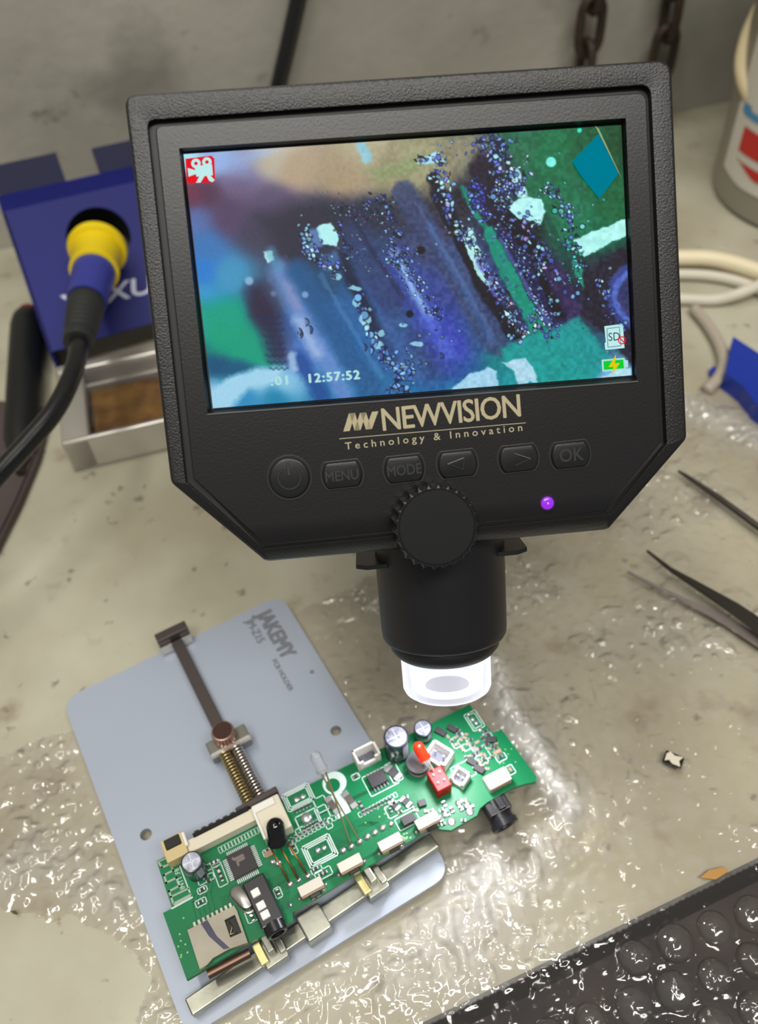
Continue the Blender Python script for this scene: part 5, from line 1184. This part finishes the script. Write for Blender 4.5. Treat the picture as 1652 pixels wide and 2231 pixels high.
cb = [i4-a4*4, at(168, 780, dp_-74), at(150, 835, dp_-84), at(115, 900, dp_-92), at(60, 965, dp_-98), at(0, 1030, dp_-104), at(-70, 1110, dp_-112), at(-160, 1220, dp_-118), at(-420, 1420, dp_-118), at(-800, 1560, dp_-110)]
MB().tube(catmull(cb, 8), rpx(22, dp_-92), 16).build('cable', M_cable, iron, smooth='all')

# black pen-like tool with a dark red end, left of the holder
g0, g1_ = W(62, 690, 8), W(45, 985, 8); ga = unit(g1_-g0); gL = np.linalg.norm(g1_-g0)
pen = thing('screwdriver', 'black round-handled tool with dark red end, left of the blue holder', 'screwdriver', (g0+g1_)/2-[0, 0, 8])
MB().lathe(g0, ga, [(5.2, 0), (7.2, 2), (8.0, 8), (7.6, gL*.6), (7.0, gL*.9), (5.2, gL)], 28).build('handle', mat('matt_black_handle', (14, 16, 18), .45), pen, smooth=True)
MB().lathe(g0-ga*6, ga, [(.5, 0), (3.2, .6), (4.8, 2), (5.6, 5), (5.8, 7)], 24).build('end_cap', M_dred, pen, smooth=True, label='dark red end')
MB().lathe(g1_, ga, [(4.0, -1), (3.6, 4), (2.0, 7), (1.6, 12)], 20).build('shank', M_tool, pen, smooth=True)
# dark brown strap at the left edge
sp_ = [W(-60, 880, 0), W(118, 905, 0), W(92, 1010, 0), W(50, 1110, 0), W(0, 1212, 0), W(-80, 1330, 0)]
mb = MB(); mb.slab([np.array([*p[:2], .2]) for p in sp_], [], np.array([0, 0, 5.5]))
bmesh.ops.bevel(mb.bm, geom=[e for e in mb.bm.edges], offset=1.2, segments=2, affect='EDGES')
mb.build('leather_strap', M_brown, label='dark brown flat strap with a curved edge at the left border under the iron cable', cat='strap')

# ================================================================== wall things
def onwall(px, py, off=0.): return onplane(px, py, wl+wn*off, wn)
cw = [onwall(668, -90, 9)+unit(onwall(668, -90, 9)-onwall(652, -10, 9))*260, onwall(668, -90, 9)+unit(onwall(668, -90, 9)-onwall(652, -10, 9))*60, onwall(668, -90, 9), onwall(652, -10, 9), onwall(630, 90, 9), onwall(608, 185, 9), onwall(585, 300, 8), onwall(570, 400, 8), np.array([*onwall(562, 440, 9)[:2], 6.])]
MB().tube(catmull(cw, 6), 4.2, 14).build('hanging_cable', M_cable, label='thick black cable hanging down the grey wall behind the microscope', cat='cable', smooth='all')
def chain(px, py, label, n_up, n_dn):
    c0 = onwall(px, py, 12); t = thing('hanging_chain', label, 'chain', c0-[0, 0, 22*n_dn], group='chains on the wall')
    Lk, Wk, r = 14.5, 8.8, 2.5
    for k in range(-n_dn, n_up+1):
        c = c0+np.array([0, 0, k*22.0]); side = wd if k % 2 == 0 else wn
        pts = []
        for j_ in range(24):
            th = 2*math.pi*j_/24; s_ = math.sin(th); cc = math.cos(th)
            pts.append(c+Z3*((Lk-Wk)*(1 if s_ > 0 else -1)*(1 if abs(s_) > .01 else 0)+Wk*s_)+side*(Wk-r)*cc)
        MB().tube(pts, r, 10, closed=True).build('link', M_chain, t, smooth='all')
chain(1287, 58, 'rusty steel chain hanging on the grey wall, left one of two', 14, 1)
chain(1446, 118, 'rusty steel chain hanging above the microscope right corner, right one of two', 14, 1)

# ================================================================== right side things
bc = W(1775, 415); 
rb_ = np.linalg.norm(W(1548, 420)-bc)*.98; bh = 150.0
bk = thing('plastic_tub', 'grey plastic tub with red and white label and cream handle at the right border', 'tub', bc)
MB().lathe(bc, Z3, [(rb_*.93, 0), (rb_*.985, 2), (rb_, 8), (rb_*1.0, bh*.9), (rb_*1.04, bh*.92), (rb_*1.04, bh)], 64).build('tub_body', M_bucket, bk, smooth=True)
def bpt(th, z, off=.4): return bc+np.array([(rb_+off)*math.cos(th), (rb_+off)*math.sin(th), z])
def hit(px, py, off=.4):
    d = ray(px, py); o = CP-bc; a = d[0]**2+d[1]**2; b = 2*(o[0]*d[0]+o[1]*d[1]); c = o[0]**2+o[1]**2-(rb_+off)**2; dis = max(0, b*b-4*a*c); t = (-b-math.sqrt(dis))/(2*a); p = CP+d*t; return math.atan2(p[1]-bc[1], p[0]-bc[0]), p[2]
def patchc(th0, th1, z0f, z1f, off, name, m, nseg=20):
    mb = MB(); A_, B_ = [], []
    for th in np.linspace(th0, th1, nseg+1): A_.append(mb.bm.verts.new(bpt(th, z0f(th), off))); B_.append(mb.bm.verts.new(bpt(th, z1f(th), off)))
    for i in range(nseg): mb.bm.faces.new((A_[i], A_[i+1], B_[i+1], B_[i]))
    mb.build(name, m, bk, smooth='all')
h0_ = hit(1578, 360); h1h = hit(1652, 405); h2h = hit(1600, 210); print('tub hits', h0_, h1h, h2h, rb_)
thl = h0_[0]; tm = thl+1.6
zb = h0_[1]
patchc(thl, tm, lambda t: zb-3*min(1, (t-thl)/.3), lambda t: zb+78, .5, 'label', M_label)
ha = hit(1608, 330, .9); hb_ = hit(1618, 275, .9); hc_ = hit(1605, 350, .9); hd2 = hit(1640, 385, .9)
patchc(ha[0], ha[0]+1.1, lambda t: ha[1]+1, lambda t: hb_[1]+1, .9, 'label_print', M_labred)
patchc(hc_[0], hc_[0]+1.1, lambda t: hd2[1]-2+6*max(0, 1-(t-hc_[0])/.25), lambda t: hc_[1]+1.0, .9, 'label_print', M_labred)
hb3 = hit(1640, 262, .9); patchc(hb3[0]-.14, hb3[0]+.1, lambda t: hb3[1], lambda t: hb3[1]+3.2, .95, 'label_print', M_labblue)
hb3 = hit(1626, 246, .9); patchc(hb3[0]-.06, hb3[0]+.06, lambda t: hb3[1], lambda t: hb3[1]+4, .95, 'label_print', M_labblue)
dh = depth_of(bpt(h2h[0], 60))-6
MB().tube(catmull([at(x, y, dh) for x, y in ((1740, -30), (1672, 0), (1640, 52), (1622, 105), (1617, 150), (1628, 195), (1655, 235), (1700, 270), (1750, 300))], 6), 3.6, 12).build('carrying_handle', M_rope, bk, smooth='all')
zc = 6.0
P_ = lambda x, y, z=zc: W(x, y, z)
MB().tube(catmull([P_(1400, 565, 8), P_(1490, 562, 8), P_(1560, 566, 8), P_(1652, 592, 8), P_(1760, 640, 8)], 8), 3.9, 14).build('cream_hose', M_cream, label='thick cream coloured hose, topmost of the pale cords right of the microscope', cat='hose', smooth='all')
MB().tube(catmull([P_(1380, 600, 3), P_(1490, 598, 3), P_(1560, 603, 3), P_(1622, 618, 3), P_(1668, 640, 3), P_(1720, 690, 3)], 8), 2.6, 12).build('white_cable', M_wcab, label='white cable running just under the thick cream hose', cat='cable', smooth='all')
MB().tube(catmull([P_(1400, 648, 3), P_(1490, 652, 3), P_(1560, 653, 3), P_(1620, 636, 7), P_(1680, 608, 8.5), P_(1760, 560, 8)], 8), 2.7, 12).build('white_cable', M_wcab, label='white cable curving up to the right border, lowest of the pale cords', cat='cable', smooth='all')
MB().tube(catmull([P_(1512, 672, 3), P_(1540, 705, 3), P_(1566, 748, 3), P_(1577, 790, 3), P_(1566, 822, 3), P_(1540, 850, 2.5)], 8), 2.6, 12).build('grey_cable', mat('grey_sheath', (170, 160, 146), .5), label='grey beige cable bending down to the bubble wrap beside the blue plastic', cat='cable', smooth='all')
bp = [(1598, 733), (1652, 768), (1760, 840), (1760, 960), (1652, 884), (1620, 842), (1581, 812), (1590, 770)]
MB().slab([W(x, y, 9) for x, y in bp], [], np.array([0, 0, -8.5])).build('blue_plastic_sheet', M_bfilm, label='blue plastic piece with a torn edge at the right border', cat='plastic')
MB().slab([W(x, y, 3) for x, y in ((1546, 806), (1556, 796), (1561, 803), (1552, 818))], [], np.array([0, 0, -2.2])).build('blue_plastic_scrap', M_bfilm, label='tiny blue scrap left of the blue plastic piece', cat='scrap')
# tweezers
def blade(name, pts, z0, wid, thick, m, parent=None, zs=None, **tags):
    P0 = [W(x, y, z0 if zs is None else zs[i]) for i, (x, y) in enumerate(pts)]; mb = MB(); L_, R_ = [], []
    for i, p in enumerate(P0):
        t = unit(P0[min(i+1, len(P0)-1)]-P0[max(i-1, 0)]); nn = np.array([-t[1], t[0], 0]); w_ = wid[i]
        L_.append(p+nn*w_/2); R_.append(p-nn*w_/2)
    rings = [[L_[i]+[0, 0, thick/2], R_[i]+[0, 0, thick/2], R_[i]-[0, 0, thick/2], L_[i]-[0, 0, thick/2]] for i in range(len(P0))]
    vv = [[mb.bm.verts.new(q_) for q_ in r_] for r_ in rings]
    for A_, B_ in zip(vv, vv[1:]):
        for k in range(4): mb.bm.faces.new((A_[k], A_[(k+1) % 4], B_[(k+1) % 4], B_[k]))
    mb.bm.faces.new(vv[0][::-1]); mb.bm.faces.new(vv[-1])
    return mb.build(name, m, parent, **tags)
tw = thing('tweezers', 'steel tweezers lying open on the bubble wrap, dark upper arm and paler lower arm', 'tweezers', W(1560, 1310))
blade('arm', [(1410, 1200), (1460, 1240), (1530, 1282), (1600, 1325), (1660, 1368), (1800, 1468), (1900, 1530)], 6, [.5, 1.4, 3.0, 4.6, 5.6, 7, 7], 1.0, M_tool, tw, zs=[5, 6, 7, 8, 8.5, 8, 6])
blade('arm', [(1368, 1246), (1430, 1278), (1500, 1312), (1580, 1352), (1660, 1400), (1800, 1490), (1900, 1545)], 4, [.5, 1.2, 1.8, 3.0, 4.2, 6, 7], 1.0, M_lite, tw, zs=[4, 4, 4, 4, 4, 4.2, 4.6], label='paler lower arm')
pk = MB().tube([W(1478, 1026, 4), W(1500, 1040, 4), W(1560, 1080, 4.5), W(1650, 1146, 5), W(1800, 1252, 5)], [.5, .9, 1.2, 1.3, 1.4], 10).build('metal_probe', M_tool, label='thin dark metal probe lying on the bubble wrap above the tweezers', cat='probe', smooth='all')
# loose surface mount part
lc_ = W(1468, 1654, 3.5); tq = math.radians(-32)
Rl = np.array([[math.cos(tq), -math.sin(tq), 0], [math.sin(tq), math.cos(tq), 0], [0, 0, 1]])
lsm = thing('loose_component', 'tiny loose black and cream electronic component lying alone on the bubble wrap', 'component', lc_-[0, 0, 1.4])
MB().box(lc_-[0, 0, .5], (5.6, 4.0, 1.4), Rl, .25).build('black_frame', M_black, lsm)
MB().slab([lc_+Rl @ np.array([x, y, .25]) for x, y in ((-2.3, -1.8), (-1.2, -1.0), (0, -1.8), (2.4, -1.7), (1.6, 0), (2.4, 1.6), (0, 1.0), (-1.6, 1.7), (-2.4, .6))], [], np.array([0, 0, .3])).build('cream_face', M_ivory, lsm)
MB().slab([W(x, y, 2.2) for x, y in ((1526, 1912), (1545, 1896), (1580, 1888), (1588, 1898), (1560, 1916))], [], np.array([0, 0, -.5])).build('orange_scrap', mat('orange_chip', (172, 128, 66), .6), label='small orange scrap under the film at the table front edge', cat='scrap')
MB().slab([W(x, y, 2.4) for x, y in ((22, 1984), (34, 1984), (38, 1992), (28, 1990))], [], np.array([0, 0, -.6])).build('brown_sliver', mat('brown_chip', (84, 60, 46), .7), label='brown sliver on the left edge of the bubble wrap', cat='scrap')
